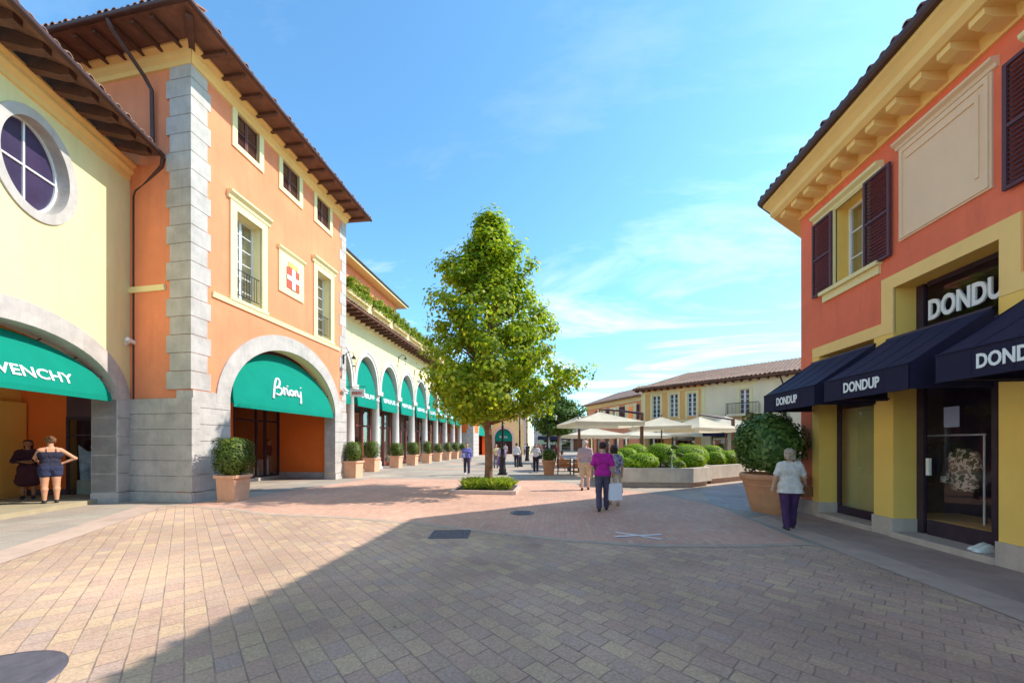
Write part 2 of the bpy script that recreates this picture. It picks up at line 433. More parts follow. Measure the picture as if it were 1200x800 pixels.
M['grass'] = foliage('grass_blades', (.16, .24, .02), (.30, .38, .03), (.46, .48, .06), .3)
M['hedge'] = foliage('hedge_leaves', (.12, .19, .01), (.25, .32, .02), (.42, .42, .05), .3)
M['core'] = surf('dark_twigs', (.03, .035, .012), 1., .4, 8.)
M['core_green'] = surf('green_twigs', (.07, .13, .01), 1., .3, 8.)
M['glass'] = glass('shop_glass', (.86, .9, .88), .16)
M['glass_clear'] = glass('clear_glass', (.93, .95, .9), .03)
M['glass_soft'] = glass('tinted_clear_glass', (.88, .84, .9), .03, .01, .45)
M['glass_dark'] = glass('dark_glass', (.45, .5, .55), .30)
M['glass_sky'] = glass('window_glass', (.55, .6, .65), .42)
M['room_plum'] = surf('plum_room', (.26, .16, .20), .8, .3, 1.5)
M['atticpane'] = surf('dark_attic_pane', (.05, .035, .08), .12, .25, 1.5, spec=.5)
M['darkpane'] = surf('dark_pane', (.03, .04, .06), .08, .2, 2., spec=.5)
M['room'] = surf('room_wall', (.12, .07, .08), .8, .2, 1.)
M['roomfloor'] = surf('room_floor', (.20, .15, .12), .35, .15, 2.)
M['canopy'] = fabric('cream_canvas', (.82, .73, .55), .38)
M['wood'] = surf('bench_wood', (.42, .14, .04), .6, .25, 5., .15, 20)
M['teak'] = surf('mast_wood', (.20, .085, .045), .6, .25, 5.)
M['paper'] = surf('paper_notice', (.30, .31, .46), .7, .04)
M['metalgrey'] = surf('drain_metal', (.13, .12, .145), .5, .25, 8., .3, 50, metal=.3)
M['bagwhite'] = surf('white_paper', (.80, .80, .86), .6, .04)
M['darkcloth'] = surf('dark_cloth', (.03, .025, .04), .9, .2, 3.)
SUN, SKY, EXPO = 4.0, .11, .35
CLOUDLOC = (0, 0, 0); CLOUDCOL = (9, 9, 9, 1); SKYTINT = (1, 1, 1, 1)
SUN, SKY, EXPO = 2.75, .15, 1.14
CLOUDLOC = (0, 0, 0); CLOUDCOL = (6.2, 6.1, 6.1, 1); SKYTINT = (.67, 1.03, 1.10, 1)
# ================================================================== shared building pieces
def mprofile(mb, prof, s0, s1, k0=0., k1=0.):
    """moulding extruded along s with mitred ends (end shifts k per unit of projection)"""
    n = len(prof)
    mb.add([(s0-k0*d, d, z) for d, z in prof]+[(s1+k1*d, d, z) for d, z in prof],
           [tuple(range(n-1, -1, -1)), tuple(range(n, 2*n))]+[(i, (i+1) % n, n+(i+1) % n, n+i) for i in range(n)])

def tile_edge(mb, fr, s0, s1, d, z, slope, pitch=.24, r=.085, rows=1.0, k0=0., k1=0.):
    """row of barrel tiles lying down the slope at an eave"""
    old = mb.fr; mb.fr = fr
    n = max(1, int((s1-s0)/pitch))
    for i in range(n):
        s = s0+(i+.5)*(s1-s0)/n
        dd = rng.uniform(-.02, .03); zz = rng.uniform(-.008, .012)
        A = [math.pi*j/6 for j in range(7)]
        vs = []
        for t in (0., rows):
            q = d+dd-t; zq = z+zz+t*slope
            rr = r*(1-.12*(t > 0))
            vs += [(s+rr*math.cos(a), q, zq+rr*math.sin(a)) for a in A]
        vs += [(s+(r-.018)*math.cos(a), d+dd-.002, z+zz+(r-.018)*math.sin(a)-.002) for a in A]
        fs = [(j, j+1, 8+j, 7+j) for j in range(6)]+[(14+j, 15+j, j+1, j) for j in range(6)]
        mb.add(vs, fs)
    mb.fr = old

def rows(mb, s0, s1, d0, d1, z0, z1, h=.5, gap=.016):
    n = max(1, round((z1-z0)/h)); hh = (z1-z0)/n
    for i in range(n):
        mb.box(s0, s1, d0, d1, z0+i*hh+gap/2, z0+(i+1)*hh-gap/2)

def quoins(mb, s0, sgn, w1, w2, z0, z1, d=.035, h=.52, gap=.018):
    n = round((z1-z0)/h); hh = (z1-z0)/n
    for i in range(n):
        w = w1 if i % 2 == 0 else w2
        a, b = sorted((s0, s0+sgn*w))
        mb.box(a, b, -.05, d, z0+i*hh+gap/2, z0+(i+1)*hh-gap/2)

def tilted_awning(name, fr, c, a, z0, zs, top, d0, d1, parent, mat, n=26, brackets=0):
    """canvas stretched over a tilted half-round frame: bottom hem out at d0, crown set back at d1"""
    mb = MB(fr)
    dz = lambda z: d0+(d1-d0)*((z-z0)/(top-z0))**1.15
    L = [(c-a, z0)]
    if zs > z0+.01: L.append((c-a, zs))
    L += [(c-a*math.cos(math.pi*i/n), zs+(top-zs)*math.sin(math.pi*i/n)) for i in range(1, n)]
    if zs > z0+.01: L.append((c+a, zs))
    L.append((c+a, z0))
    # strips from hem to rim, bulging a little
    K = 6; vs = []; fs = []
    for s, z in L:
        for k in range(K+1):
            zz = z0+(z-z0)*k/K
            vs.append((s, dz(zz)+.02*math.sin(math.pi*k/K), zz))
    m = K+1
    for i in range(len(L)-1):
        for k in range(K): fs.append((i*m+k, (i+1)*m+k, (i+1)*m+k+1, i*m+k+1))
    mb.add(vs, fs, True)
    rim = [(s, dz(z), z) for s, z in L]; back = [(c+(s-c)*1.0, min(dz(z)-.12, d1-.02), z) for s, z in L]
    mb.add(rim+back, [(i, i+1, len(L)+i+1, len(L)+i) for i in range(len(L)-1)], True)
    mb.box(c-a, c+a, d0-.02, d0+.012, z0-.12, z0+.015)
    o = mb.build(name, mat, parent)
    if brackets:
        for i in range(brackets):
            t = math.pi*(i+1)/(brackets+1.3)*.55
            s, z = c+a*math.cos(t)*1.0, zs+(top-zs)*math.sin(t)
            b = MB(fr); b.tube([(s-.02, dz(z)-.02, z-.02), (s+.10, dz(z)-.02, z+.06)], .02, 6)
            b.build('bracket', M['gutter'], o)
    return o, dz

def window_unit(parent, fr, s0, s1, z0, z1, d, cols=2, rws=4, frame=M['whitepaint'], pane=M['glass_sky'], t=.05, bar=.025, name='window'):
    mb = MB(fr)
    mb.box(s0, s0+t, d-.04, d+.02, z0, z1); mb.box(s1-t, s1, d-.04, d+.02, z0, z1)
    mb.box(s0+t, s1-t, d-.04, d+.02, z0, z0+t); mb.box(s0+t, s1-t, d-.04, d+.02, z1-t, z1)
    for i in range(1, cols):
        s = s0+(s1-s0)*i/cols; w = bar*(1.6 if cols == 2 else 1)
        mb.box(s-w, s+w, d-.035, d+.016, z0+t, z1-t)
    for i in range(1, rws):
        z = z0+(z1-z0)*i/rws; mb.box(s0+t, s1-t, d-.03, d+.012, z-bar/2, z+bar/2)
    o = mb.build(name, frame, parent)
    g = MB(fr); g.quad((s0+t*.5, d-.012, z0+t*.5), (s1-t*.5, d-.012, z0+t*.5), (s1-t*.5, d-.012, z1-t*.5), (s0+t*.5, d-.012, z1-t*.5))
    g.build('pane', pane, o)
    return o

def shutter(parent, fr, s0, s1, z0, z1, d, mat, slats=True):
    mb = MB(fr); t = .05
    mb.box(s0, s0+t, d, d+.045, z0, z1); mb.box(s1-t, s1, d, d+.045, z0, z1)
    for z in (z0, (z0+z1)/2-t/2, z1-t): mb.box(s0+t, s1-t, d, d+.043, z, z+t)
    n = int((z1-z0)/.065)
    for i in range(n):
        z = z0+(i+.5)*(z1-z0)/n
        mb.add([(s0+t, d+.004, z+.028), (s1-t, d+.004, z+.028), (s1-t, d+.036, z-.024), (s0+t, d+.036, z-.024)], [(0, 1, 2, 3)])
        mb.add([(s0+t, d+.002, z+.02), (s1-t, d+.002, z+.02), (s1-t, d+.034, z-.032), (s0+t, d+.034, z-.032)], [(3, 2, 1, 0)])
    return mb.build('shutter', mat, parent)

def scribble(mb, fn, n, seed):
    """unreadable lettering: letter-like upright and cross strokes"""
    g = random.Random(seed)
    for i in range(n):
        u0 = i/n+.12/n; u1 = (i+1)/n-.12/n; w = .26/n; k = g.randrange(4)
        def bx(a, b, c, d): mb.hexa([fn(a, c, 0), fn(b, c, 0), fn(b, c, .015), fn(a, c, .015), fn(a, d, 0), fn(b, d, 0), fn(b, d, .015), fn(a, d, .015)])
        bx(u0, u0+w, 0, 1)
        if k != 1: bx(u0+w, u1, .82, 1)
        if k in (0, 2): bx(u0+w, u1, .4, .58)
        if k in (1, 2): bx(u0+w, u1, 0, .18)
        if k == 3: bx(u1-w, u1, 0, .82)

# ================================================================== yellow building, arch with green awning
FY = Frame((-12.75, 9.67), (-.295, .955), (.955, .295))
FOS = Frame((-10.5, 9.55), (-1, .06), (-.06, -1))
B = thing('yellow_building', 'pale yellow building with an oval window over a wide arch and green awning', 'building', FY(-4, -1, 0))
mb = MB(FY)
ops = [arch(-2.95, 2.5, 3.0, 1.42), oval(-2.58, .74, 8.16, 1.03), arch(-9.4, 2.5, 3.0, 1.42)]
wall(mb, -14, .02, 0, 10.0, ops, .6, 1)
mb.mat = 0
mb.box(-14, .02, -9, -.62, 9.0, 9.9)
mb.build('wall', [M['yellow'], M['stone']], B)
mb = MB(FY)
for s0, s1 in ((-.43, .06), (-6.9, -5.45)):
    mb = MB(FY); mb.box(s0+.012, s1-.01, -.592, .012, 0, 3.0)
    rows(mb, s0-.02, s1, -.61, .04, .3, 3.0, .5); mb.box(s0-.04, s1+.012, -.62, .06, 0, .28)
    mb.build('rustication', M['stone'], B)
for c in (-2.95, -9.4):
    mb = MB(FY); band(mb, c, 2.5, 1.42, 2.93, 1.93, 3.0, -.02, .035); mb.build('arch_surround', M['stone'], B)
mb = MB(FY); mprofile(mb, [(0, 9.62), (.06, 9.64), (.06, 9.78), (.16, 9.86), (.16, 9.96), (.24, 10.04), (.24, 10.1), (0, 10.1)], -14, -.02, 0, 0)
mb.build('cornice', M['ochre'], B)
# oval window
mb = MB(FY); band(mb, -2.58, .74, 1.03, .95, 1.25, 8.16, -.02, .04, True); mb.build('window_surround', M['stone'], B)
mb = MB(FY); band(mb, -2.58, .69, .98, .752, 1.044, 8.16, -.30, -.22, True)
mb.box(-2.60, -2.56, -.28, -.23, 7.16, 9.16); mb.box(-3.28, -1.88, -.275, -.225, 8.13, 8.17)
ow = mb.build('oval_window', M['whitepaint'], B)
mb = MB(FY); mb.add([(-2.58+.72*math.cos(2*math.pi*i/40), -.26, 8.16+1.01*math.sin(2*math.pi*i/40)) for i in range(40)], [tuple(range(40))]); mb.build('pane', M['atticpane'], ow)
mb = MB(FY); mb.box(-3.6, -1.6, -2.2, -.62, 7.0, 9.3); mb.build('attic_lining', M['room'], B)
# roof
rf = MB(FY)
E0, E1 = 1.15, -6.5
def yz(d): return 10.2+(1.15-d)*.30
rf.mat = 0
rf.add([(-14.3, E0, 10.14), (-.52, E0, 10.14), (.06, 0, yz(0)-.06), (.06, E1, yz(E1)), (-14.3, E1, yz(E1)),
        (-14.3, E0, 10.22), (-.52, E0, 10.22), (.06, 0, yz(0)+.06), (.06, E1, yz(E1)+.1), (-14.3, E1, yz(E1)+.1)],
       [(4, 3, 2, 1, 0), (5, 6, 7, 8, 9), (0, 1, 6, 5), (1, 2, 7, 6), (2, 3, 8, 7), (3, 4, 9, 8), (4, 0, 5, 9)])
rf.mat = 1
tile_edge(rf, FY, -14.2, -.62, 1.22, 10.23, .30, .25, .09, 1.0)
ro = rf.build('roof', [M['eave'], M['tile_pale']], B)
for i in range(25):
    s = -.75-.55*i
    mb = MB(FY); mb.profile([(.02, 10.08), (.02, yz(.02)-.07), (1.02, yz(1.02)-.07), (1.02, 10.03), (.85, 9.99), (.6, 10.02)], s-.09, s+.09); mb.build('rafter', M['brown'], ro)
mb = MB(FY); mb.tube([(-14.2, 1.24, 10.13), (-.58, 1.24, 10.13)], .075, 8); mb.build('gutter', M['gutter'], B)
mb = MB(FY); mb.tube([(-.5, 1.2, 10.12), (-.42, 1.12, 9.9), (-.10, .45, 9.45), (-.02, .2, 9.32), (-.0, .14, 9.15), (0, .14, 0)], .055, 8)
mb.build('downpipe', M['gutter'], B)
aw, dz = tilted_awning('awning', FY, -2.95, 2.3, 3.03, 3.03, 4.3, .02, -.42, B, M['green'], brackets=3)
mb = MB(FY); s0, s1 = -3.72, -1.66
lettering(mb, 'GIVENCHY', lambda u, v, d: (s0+(s1-s0)*u, dz(3.24+.25*v)+.025+d, 3.24+.25*v), .004, .018)
mb.build('lettering', M['letter'], aw)
# porch behind the arch
mb = MB(FY)
mb.mat = 0; mb.box(.8, .9, -3.4, -2.25, .3, 5.2)          # orange end wall
mb.mat = 1; mb.box(.79, .9, -3.4, -2.25, 0, .3); mb.box(.8, .9, -2.25, -.6, 2.55, 5.2)
mb.mat = 2; mb.box(-1.0, .8, -3.5, -3.4, 0, 5.2); mb.box(-8, -1, -3.5, -3.4, 2.9, 5.2)
mb.mat = 1; mb.box(-8, .9, -3.5, -.6, 5.2, 5.3)
mb.build('porch_wall', [M['orange_deep'], M['room'], M['mustard']], B)
mb = MB(FY); mb.box(-7.9, .78, -3.39, -.45, -.05, .12); mb.build('porch_floor', surf('porch_paving', (.40, .32, .20), .85, .15, 2., .15, 30), B)
mb = MB(FY); mb.box(-.05, .75, -3.40, -3.22, 0, 2.95); mb.build('pillar', M['mustard'], B)
dw = MB(FY); dw.box(.78, .86, -2.25, -2.18, 0, 2.55); dw.box(.78, .86, -.68, -.6, 0, 2.55); dw.box(.78, .86, -2.18, -.68, 2.45, 2.55); dw.box(.78, .86, -2.18, -.68, 1.95, 2.0)
d_ = dw.build('display_window', M['darkframe'], B)
mb = MB(FY); mb.quad((.80, -2.2, 0), (.80, -.65, 0), (.80, -.65, 2.5), (.80, -2.2, 2.5)); mb.build('pane', M['glass'], d_)
mb = MB(FY); mb.mat = 1; mb.box(.9, 2.4, -2.3, -2.25, 0, 2.6); mb.box(.9, 2.4, -.6, -.55, 0, 2.6); mb.box(2.4, 2.45, -2.3, -.55, 0, 2.6); mb.mat = 0; mb.box(1.0, 2.2, -2.15, -.7, .02, .55)
mb.build('display_plinth', [M['white_stone'], M['room']], d_)
mb = MB(FY)
for q in range(7):
    s = 1.12+rng.uniform(-.08, .12); d = -1.95+q*.19
    mb.hexa([(s-.12, d-.1, .56), (s+.12, d-.1, .56), (s+.1, d+.1, .56), (s-.1, d+.1, .56), (s-.2, d-.1+rng.uniform(-.1, .1), 1.3+rng.uniform(-.2, .4)), (s+.2, d-.1, 1.3), (s+.2, d+.1, 1.5), (s-.1, d+.1, 1.45)])
mb.build('display_clothes', surf('pale_blue_cloth', (.55, .60, .72), .9, .4, 5.), d_)
sf = MB(FY)
for s in (-1.05, -1.9, -2.8, -3.8): sf.box(s, s+.10, -3.46, -3.36, 0, 2.9)
sf.box(-7, -1, -3.45, -3.37, 2.8, 2.9); sf.box(-7, -1, -3.45, -3.37, 0, .12)
s_ = sf.build('shopfront', M['darkframe'], B)
mb = MB(FY); mb.quad((-7, -3.42, .1), (-1, -3.42, .1), (-1, -3.42, 2.85), (-7, -3.42, 2.85)); mb.build('pane', M['glass'], s_)
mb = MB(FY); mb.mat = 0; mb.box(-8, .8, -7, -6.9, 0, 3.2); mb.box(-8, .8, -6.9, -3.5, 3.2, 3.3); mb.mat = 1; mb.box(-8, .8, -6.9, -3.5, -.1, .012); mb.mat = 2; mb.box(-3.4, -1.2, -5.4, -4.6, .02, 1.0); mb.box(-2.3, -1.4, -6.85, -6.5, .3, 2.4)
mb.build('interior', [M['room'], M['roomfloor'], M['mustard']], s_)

# ================================================================== tall orange building
FO = Frame((-10.5, 0), (0, 1), (1, 0))
Y0, Y1, HT = 9.55, 17.46, 13.1
B = thing('orange_building', 'tall orange three storey building with grey quoins, dark shutters and a green half round awning', 'building', (-13, 13.5, 0))
mb = MB(FO)
tall = [(11.02, 12.08), (15.18, 16.16)]; small = [(11.05, 11.97), (13.1, 14.04), (15.16, 16.1)]
ops = [arch(13.64, 2.88, 3.0, 2.35)]+[rect(a, b, 6.52, 9.42) for a, b in tall]+[rect(a, b, 11.66, 12.74) for a, b in small]
wall(mb, Y0, Y1, 0, HT, ops, .5, 1)
mb.fr = FOS; mb.mat = 0
mb.box(.5, 2.62, -.3, 0, 0, HT); mb.box(2.62, 8, -.3, 0, 6.2, HT)
mb.fr = FO; mb.box(Y1-.3, Y1-.002, -8, -.5, 0, HT)
mb.build('wall', [M['orange'], M['trim']], B)
mb = MB(FO); quoins(mb, Y0-.012, 1, .58, .47, 3.3, 12.9, .02); mb.fr = FOS; quoins(mb, -.02, 1, .88, .75, 3.3, 12.9, .05); mb.build('quoins', M['stone'], B)
mb = MB(FO); quoins(mb, Y1+.012, -1, .56, .40, 3.3, 12.9, .02); mb.build('quoins', M['stone'], B)
mb = MB(FO)
for s0, s1 in ((Y0, 10.76), (16.52, Y1)):
    e0, e1 = (.012, .015) if s1 < 12 else (.015, .012)
    mb.box(s0+.012, s1-.012, -.49, .012, 0, 3.28); rows(mb, s0-e0, s1+e1, -.505, .045, .3, 3.28, .5); mb.box(s0-e0-.006, s1+e1+.006, -.51, .07, 0, .28)
    mb.build('rustication', M['stone'], B); mb = MB(FO)
mb.fr = FOS
mb.box(.03, 2.55, -.2, .012, 0, 3.05); rows(mb, -.045, 2.58, -.2, .045, .3, 3.05, .5); mb.box(-.06, 2.6, -.2, .07, 0, .28)
mb.build('rustication', M['stone'], B)
mb = MB(FO); band(mb, 13.64, 2.88, 2.35, 3.36, 2.92, 3.0, -.02, .05, n=40); mb.box(13.6, 13.68, .03, .055, 5.4, 5.9); mb.build('arch_surround', M['stone'], B)
mb = MB(FO); mprofile(mb, [(0, 6.24), (.05, 6.24), (.07, 6.40), (0, 6.42)], Y0+.62, Y1-.55)
mb.fr = FOS; mprofile(mb, [(0, 6.24), (.05, 6.24), (.07, 6.40), (0, 6.42)], .93, 2.75); mb.build('string_course', M['trim'], B)
prof = [(0, 12.72), (.06, 12.74), (.08, 12.86), (.16, 12.94), (.18, 13.04), (.30, 13.10), (.30, 13.16), (0, 13.16)]
mb = MB(FO); mprofile(mb, prof, Y0, Y1, 1, 0); mb.fr = FOS; mprofile(mb, prof, 0, 8, 1, 0); mb.build('cornice', M['ochre'], B)
# roof: eave 1.05 out, hipped
rf = MB()
ex = -9.45; ya, yb = 8.46, 17.95; xb = -20.; ze = 13.16
rz = 15.4; rx = (ex+xb)/2
def hip(mb, z, up):
    v = [(ex, ya, z), (ex, yb, z), (xb, yb, z), (xb, ya+.5, z), (rx, ya+4.6, rz+up), (rx, yb-4.6, rz+up)]
    return v
a = hip(rf, ze, 0); b = hip(rf, ze+.1, .1)
rf.mat = 0; rf.add(a+b, [(3, 2, 1, 0), (0, 1, 7, 6), (1, 2, 8, 7), (2, 3, 9, 8), (3, 0, 6, 9)])
rf.mat = 1; rf.add(b, [(0, 1, 5, 4), (1, 2, 5), (2, 3, 4, 5), (3, 0, 4)])
FE = Frame((ex, 0), (0, 1), (1, 0)); FS_ = Frame((ex, ya), (-1, .05), (-.05, -1))
tile_edge(rf, FE, ya+.05, yb, .06, ze+.10, .42, .23, .085, .7)
tile_edge(rf, FS_, .05, 10, .06, ze+.10, .5, .23, .085, .7)
ro = rf.build('roof', [M['eave'], M['tile']], B)
for i in range(13):
    s = Y0+.12+i*.66
    mb = MB(FO); mb.box(s-.05, s+.05, .02, .95, ze-.11, ze-.003); mb.build('rafter', M['brown'], ro)
mb = MB(); mb.hexa([(-10.42, 9.38, ze-.15), (-10.32, 9.48, ze-.15), (-9.6, 8.74, ze-.15), (-9.7, 8.64, ze-.15), (-10.42, 9.38, ze-.003), (-10.32, 9.48, ze-.003), (-9.6, 8.74, ze-.003), (-9.7, 8.64, ze-.003)]); mb.build('rafter', M['brown'], ro)
for i in range(8):
    s = .12+i*.66
    mb = MB(FOS); mb.box(s-.05, s+.05, .02, .95, ze-.11, ze-.003); mb.build('rafter', M['brown'], ro)
mb = MB(); mb.tube([(ex+.05, ya-.05, ze+.04), (ex+.05, yb, ze+.04)], .07, 8); mb.tube([(ex+.05, ya-.05, ze+.04), (-19, ya+.45, ze+.04)], .07, 8); mb.build('gutter', M['gutter'], B)
mb = MB(FOS); mb.tube([(1.35, 1.1, 13.1), (1.33, 1.0, 12.9), (1.3, .3, 12.35), (1.28, .12, 12.1), (1.27, .1, 10.3)], .055, 8); mb.build('downpipe', M['gutter'], B)
for a, b in tall:
    mb = MB(FO); o_ = .24
    mb.box(a-o_, a, -.02, .06, 6.42, 9.66); mb.box(b, b+o_, -.02, .06, 6.42, 9.66); mb.box(a, b, -.02, .06, 9.42, 9.66); mb.box(a-o_-.03, b+o_+.03, -.02, .09, 6.40, 6.52)
    mprofile(mb, [(0, 9.66), (.08, 9.68), (.1, 9.78), (.2, 9.86), (.2, 9.92), (0, 9.94)], a-o_-.1, b+o_+.1)
    fr_ = mb.build('window_surround', M['trim'], B)
    w_ = window_unit(B, FO, a, b, 6.52, 9.42, -.34, 2, 6)
    mb = MB(FO); mb.box(a, b, -.5, -.48, 6.5, 9.45); mb.build('blind', M['sand'], w_)
    mb = MB(FO)
    for z in (6.72, 7.55): mb.box(a, b, -.09, -.07, z, z+.025)
    for i in range(1, 10): mb.box(a+(b-a)*i/10-.006, a+(b-a)*i/10+.006, -.085, -.073, 6.745, 7.55)
    mb.build('railing', M['iron'], B)
for a, b in small:
    mb = MB(FO); o_ = .19
    mb.box(a-o_, a, -.02, .05, 11.48, 12.92); mb.box(b, b+o_, -.02, .05, 11.48, 12.92); mb.box(a, b, -.02, .05, 12.74, 12.92); mb.box(a, b, -.02, .05, 11.48, 11.66)
    mb.build('window_surround', M['trim'], B)
    m_ = (a+b)/2
    shutter(B, FO, a+.01, m_-.006, 11.68, 12.72, -.09, M['shutter_brown']); shutter(B, FO, m_+.006, b-.01, 11.68, 12.72, -.09, M['shutter_brown'])
# emblem panel: red shield with a white cross under a pale gold crown
mb = MB(FO); mb.box(12.9, 14.28, -.01, .05, 7.58, 9.16); mprofile(mb, [(0, 9.16), (.06, 9.17), (.13, 9.25), (.13, 9.3), (0, 9.32)], 12.84, 14.34); pn = mb.build('emblem_panel', M['trim'], B)
mb = MB(FO); mb.box(13.28, 13.98, .04, .075, 7.86, 8.68); mb.build('shield', surf('shield_red', (.62, .10, .06), .8, .06), pn)
mb = MB(FO); mb.box(13.54, 13.72, .06, .095, 7.86, 8.68); mb.box(13.28, 13.54, .06, .095, 8.18, 8.36); mb.box(13.72, 13.98, .06, .095, 8.18, 8.36); mb.build('cross', M['whitepaint'], pn)
mb = MB(FO)
for i in range(5):
    s = 13.63+(i-2)*.1; mb.hexa([(s-.05, .05, 8.72), (s+.05, .05, 8.72), (s+.05, .08, 8.72), (s-.05, .08, 8.72), (s-.02+(i-2)*.02, .05, 8.9+.05*(i == 2)), (s+.02+(i-2)*.02, .05, 8.9+.05*(i == 2)), (s+.02+(i-2)*.02, .08, 8.9), (s-.02+(i-2)*.02, .08, 8.9)])
mb.build('crown', surf('pale_gold', (.78, .58, .16), .7, .1), pn)
aw, dz = tilted_awning('awning', FO, 13.64, 2.72, 3.05, 3.05, 5.22, .02, -.5, B, M['green'], brackets=3)
# handwritten script lettering
def script(mb, strokes, fn, w):
    for st in strokes:
        P = [Vector((x, y)) for x, y in st]
        # smooth by Catmull-Rom
        Q = []
        for i in range(len(P)-1):
            p0 = P[max(i-1, 0)]; p1 = P[i]; p2 = P[i+1]; p3 = P[min(i+2, len(P)-1)]
            for t in (0, .25, .5, .75): Q.append(.5*((2*p1)+(p2-p0)*t+(2*p0-5*p1+4*p2-p3)*t*t+(3*p1-p0-3*p2+p3)*t**3))
        Q.append(P[-1])
        mb.tube([fn(q.x, q.y) for q in Q], w, 6)
# stroke coordinates in a 0..2 x 0..1 box
strokes = [[(.02, -.02), (.12, .30), (.26, .72), (.42, 1.02), (.55, 1.06), (.60, .92), (.52, .70), (.38, .58), (.30, .55), (.46, .60), (.62, .52), (.60, .36), (.46, .22), (.30, .20), (.24, .26)],
           [(.72, .24), (.78, .52), (.76, .62), (.86, .60), (.96, .62)],
           [(.98, .56), (.95, .36), (1.0, .26), (1.08, .34)], [(1.04, .74), (1.06, .78)],
           [(1.24, .58), (1.14, .48), (1.14, .32), (1.24, .28), (1.34, .38), (1.34, .52), (1.24, .58)],
           [(1.44, .28), (1.48, .58)], [(1.46, .46), (1.56, .58), (1.64, .56), (1.62, .36), (1.68, .28), (1.76, .36)],
           [(1.88, .60), (1.84, .36), (1.80, .10), (1.74, -.10)], [(1.94, .80), (1.96, .84)]]
mb = MB(FO)
script(mb, strokes, lambda x, y: (12.66+.86*x, dz(3.46+.74*y)+.04, 3.44+.74*y), .042)
mb.build('lettering', M['letter'], aw)
# porch
mb = MB(FO)
mb.mat = 0; mb.box(17.0, 17.12, -3.3, -.5, .3, 5.6); mb.box(10.2, 14.3, -3.35, -3.25, .3, 5.6); mb.box(10.1, 10.2, -3.3, -.5, .3, 5.6)
mb.mat = 1; mb.box(16.98, 17.12, -3.3, -.5, 0, .3); mb.box(10.2, 14.3, -3.35, -3.24, 0, .3); mb.box(14.3, 17.0, -3.4, -3.1, 0, .14)
mb.mat = 2; mb.box(10.1, 17.12, -3.35, -.5, 5.6, 5.7); mb.mat = 0; mb.box(14.3, 17, -3.35, -3.25, 4.0, 5.6)
mb.build('porch_wall', [M['orange_deep'], M['stone'], M['room']], B)
sf = MB(FO)
for s, w in ((14.3, .1), (15.55, .07), (16.05, .12), (16.92, .08)): sf.box(s, s+w, -3.34, -3.26, .14, 4.0)
for z in (2.75, 3.92, .14): sf.box(14.4, 16.92, -3.335, -3.265, z, z+.08)
s_ = sf.build('shopfront', M['darkframe'], B)
mb = MB(FO); mb.quad((14.3, -3.3, .2), (17, -3.3, .2), (17, -3.3, 4), (14.3, -3.3, 4)); mb.build('pane', M['glass'], s_)
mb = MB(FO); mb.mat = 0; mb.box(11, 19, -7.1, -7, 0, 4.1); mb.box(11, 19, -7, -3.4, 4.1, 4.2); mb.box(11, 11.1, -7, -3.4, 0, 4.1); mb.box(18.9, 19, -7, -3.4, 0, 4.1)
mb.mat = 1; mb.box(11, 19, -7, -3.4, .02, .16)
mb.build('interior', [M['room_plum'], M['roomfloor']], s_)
for k, (s, w, h) in enumerate(((14.5, .3, .75), (14.95, .34, 1.15), (15.7, .3, .6), (16.25, .4, .95), (15.25, .3, .9))):
    mb = MB(FO); mb.box(s, s+w, -3.95, -3.55, .16, h); mb.build('display_block', M['whitepaint'] if k % 2 else M['sand'], s_)
    mb = MB(FO); mb.lathe(*FO(s+w/2, -3.75, 0)[:2], [(.05, h), (.16, h+.25), (.14, h+.5), (.19, h+.72), (.06, h+.84), (.05, h+.92)], 12); mb.build('display_bust', surf('display_cloth', ((.08, .07, .12), (.5, .46, .42), (.30, .2, .14), (.7, .68, .66), (.12, .16, .28))[k], .9, .2, 6.), s_)
for z in (1.2, 1.7, 2.2): mb = MB(FO); mb.box(14.3, 17, -6.95, -6.6, z, z+.04); mb.build('shelf', M['sand'], s_)
# ================================================================== arcade with terrace
FA = Frame((-12, 0), (0, 1), (1, 0))
B = thing('arcade_building', 'long cream arcade of white columns and green awnings below a rooftop terrace', 'building', (-14, 32, 0))
cen = [19.2+3.2*k for k in range(9)]
mb = MB(FA); wall(mb, 17.47, 47.6, 5.3, 9.3, [arch(c, 1.32, 5.3, 2.0, 5.3, 20) for c in cen], .5, 1); mb.build('wall', [M['cream'], M['white_stone']], B)
for c in cen:
    mb = MB(FA); band(mb, c, 1.32, 2.0, 1.56, 2.30, 5.3, -.02, .06, n=20); band(mb, c, 1.5, 2.22, 1.62, 2.38, 5.3, 0, .10, n=20); mb.build('arch_surround', M['white_stone'], B)
for k in range(-1, 9):
    y = 20.8+3.2*k
    if y < 17.6: continue
    cx, cy = -12.25, y
    mb = MB()
    mb.box(cx-.36, cx+.36, cy-.36, cy+.36, 0, .14); mb.box(cx-.30, cx+.30, cy-.30, cy+.30, .14, .5)
    mb.lathe(cx, cy, [(.34, .5), (.36, .55), (.30, .62), (.27, .7), (.275, 2), (.24, 4.6), (.27, 4.62), (.27, 4.68), (.24, 4.7), (.25, 4.85), (.33, 4.98), (.36, 5.02)], 18)
    mb.box(cx-.38, cx+.38, cy-.38, cy+.38, 5.02, 5.30)
    mb.build('column', M['white_stone'], B)
mb = MB(FA); mprofile(mb, [(0, 8.98), (.06, 9.0), (.06, 9.14), (.16, 9.22), (.16, 9.3), (0, 9.3)], 17.47, 47.6); mb.build('cornice', M['cream'], B)
rf = MB(FA); rf.mat = 0
rf.profile([(0, 9.34), (1.05, 9.30), (1.05, 9.40), (0, 9.62)], 17.47, 47.9)
rf.mat = 1; tile_edge(rf, FA, 17.6, 47.8, 1.1, 9.40, .22, .25, .08, .9)
ro = rf.build('eave', [M['eave'], M['tile']], B)
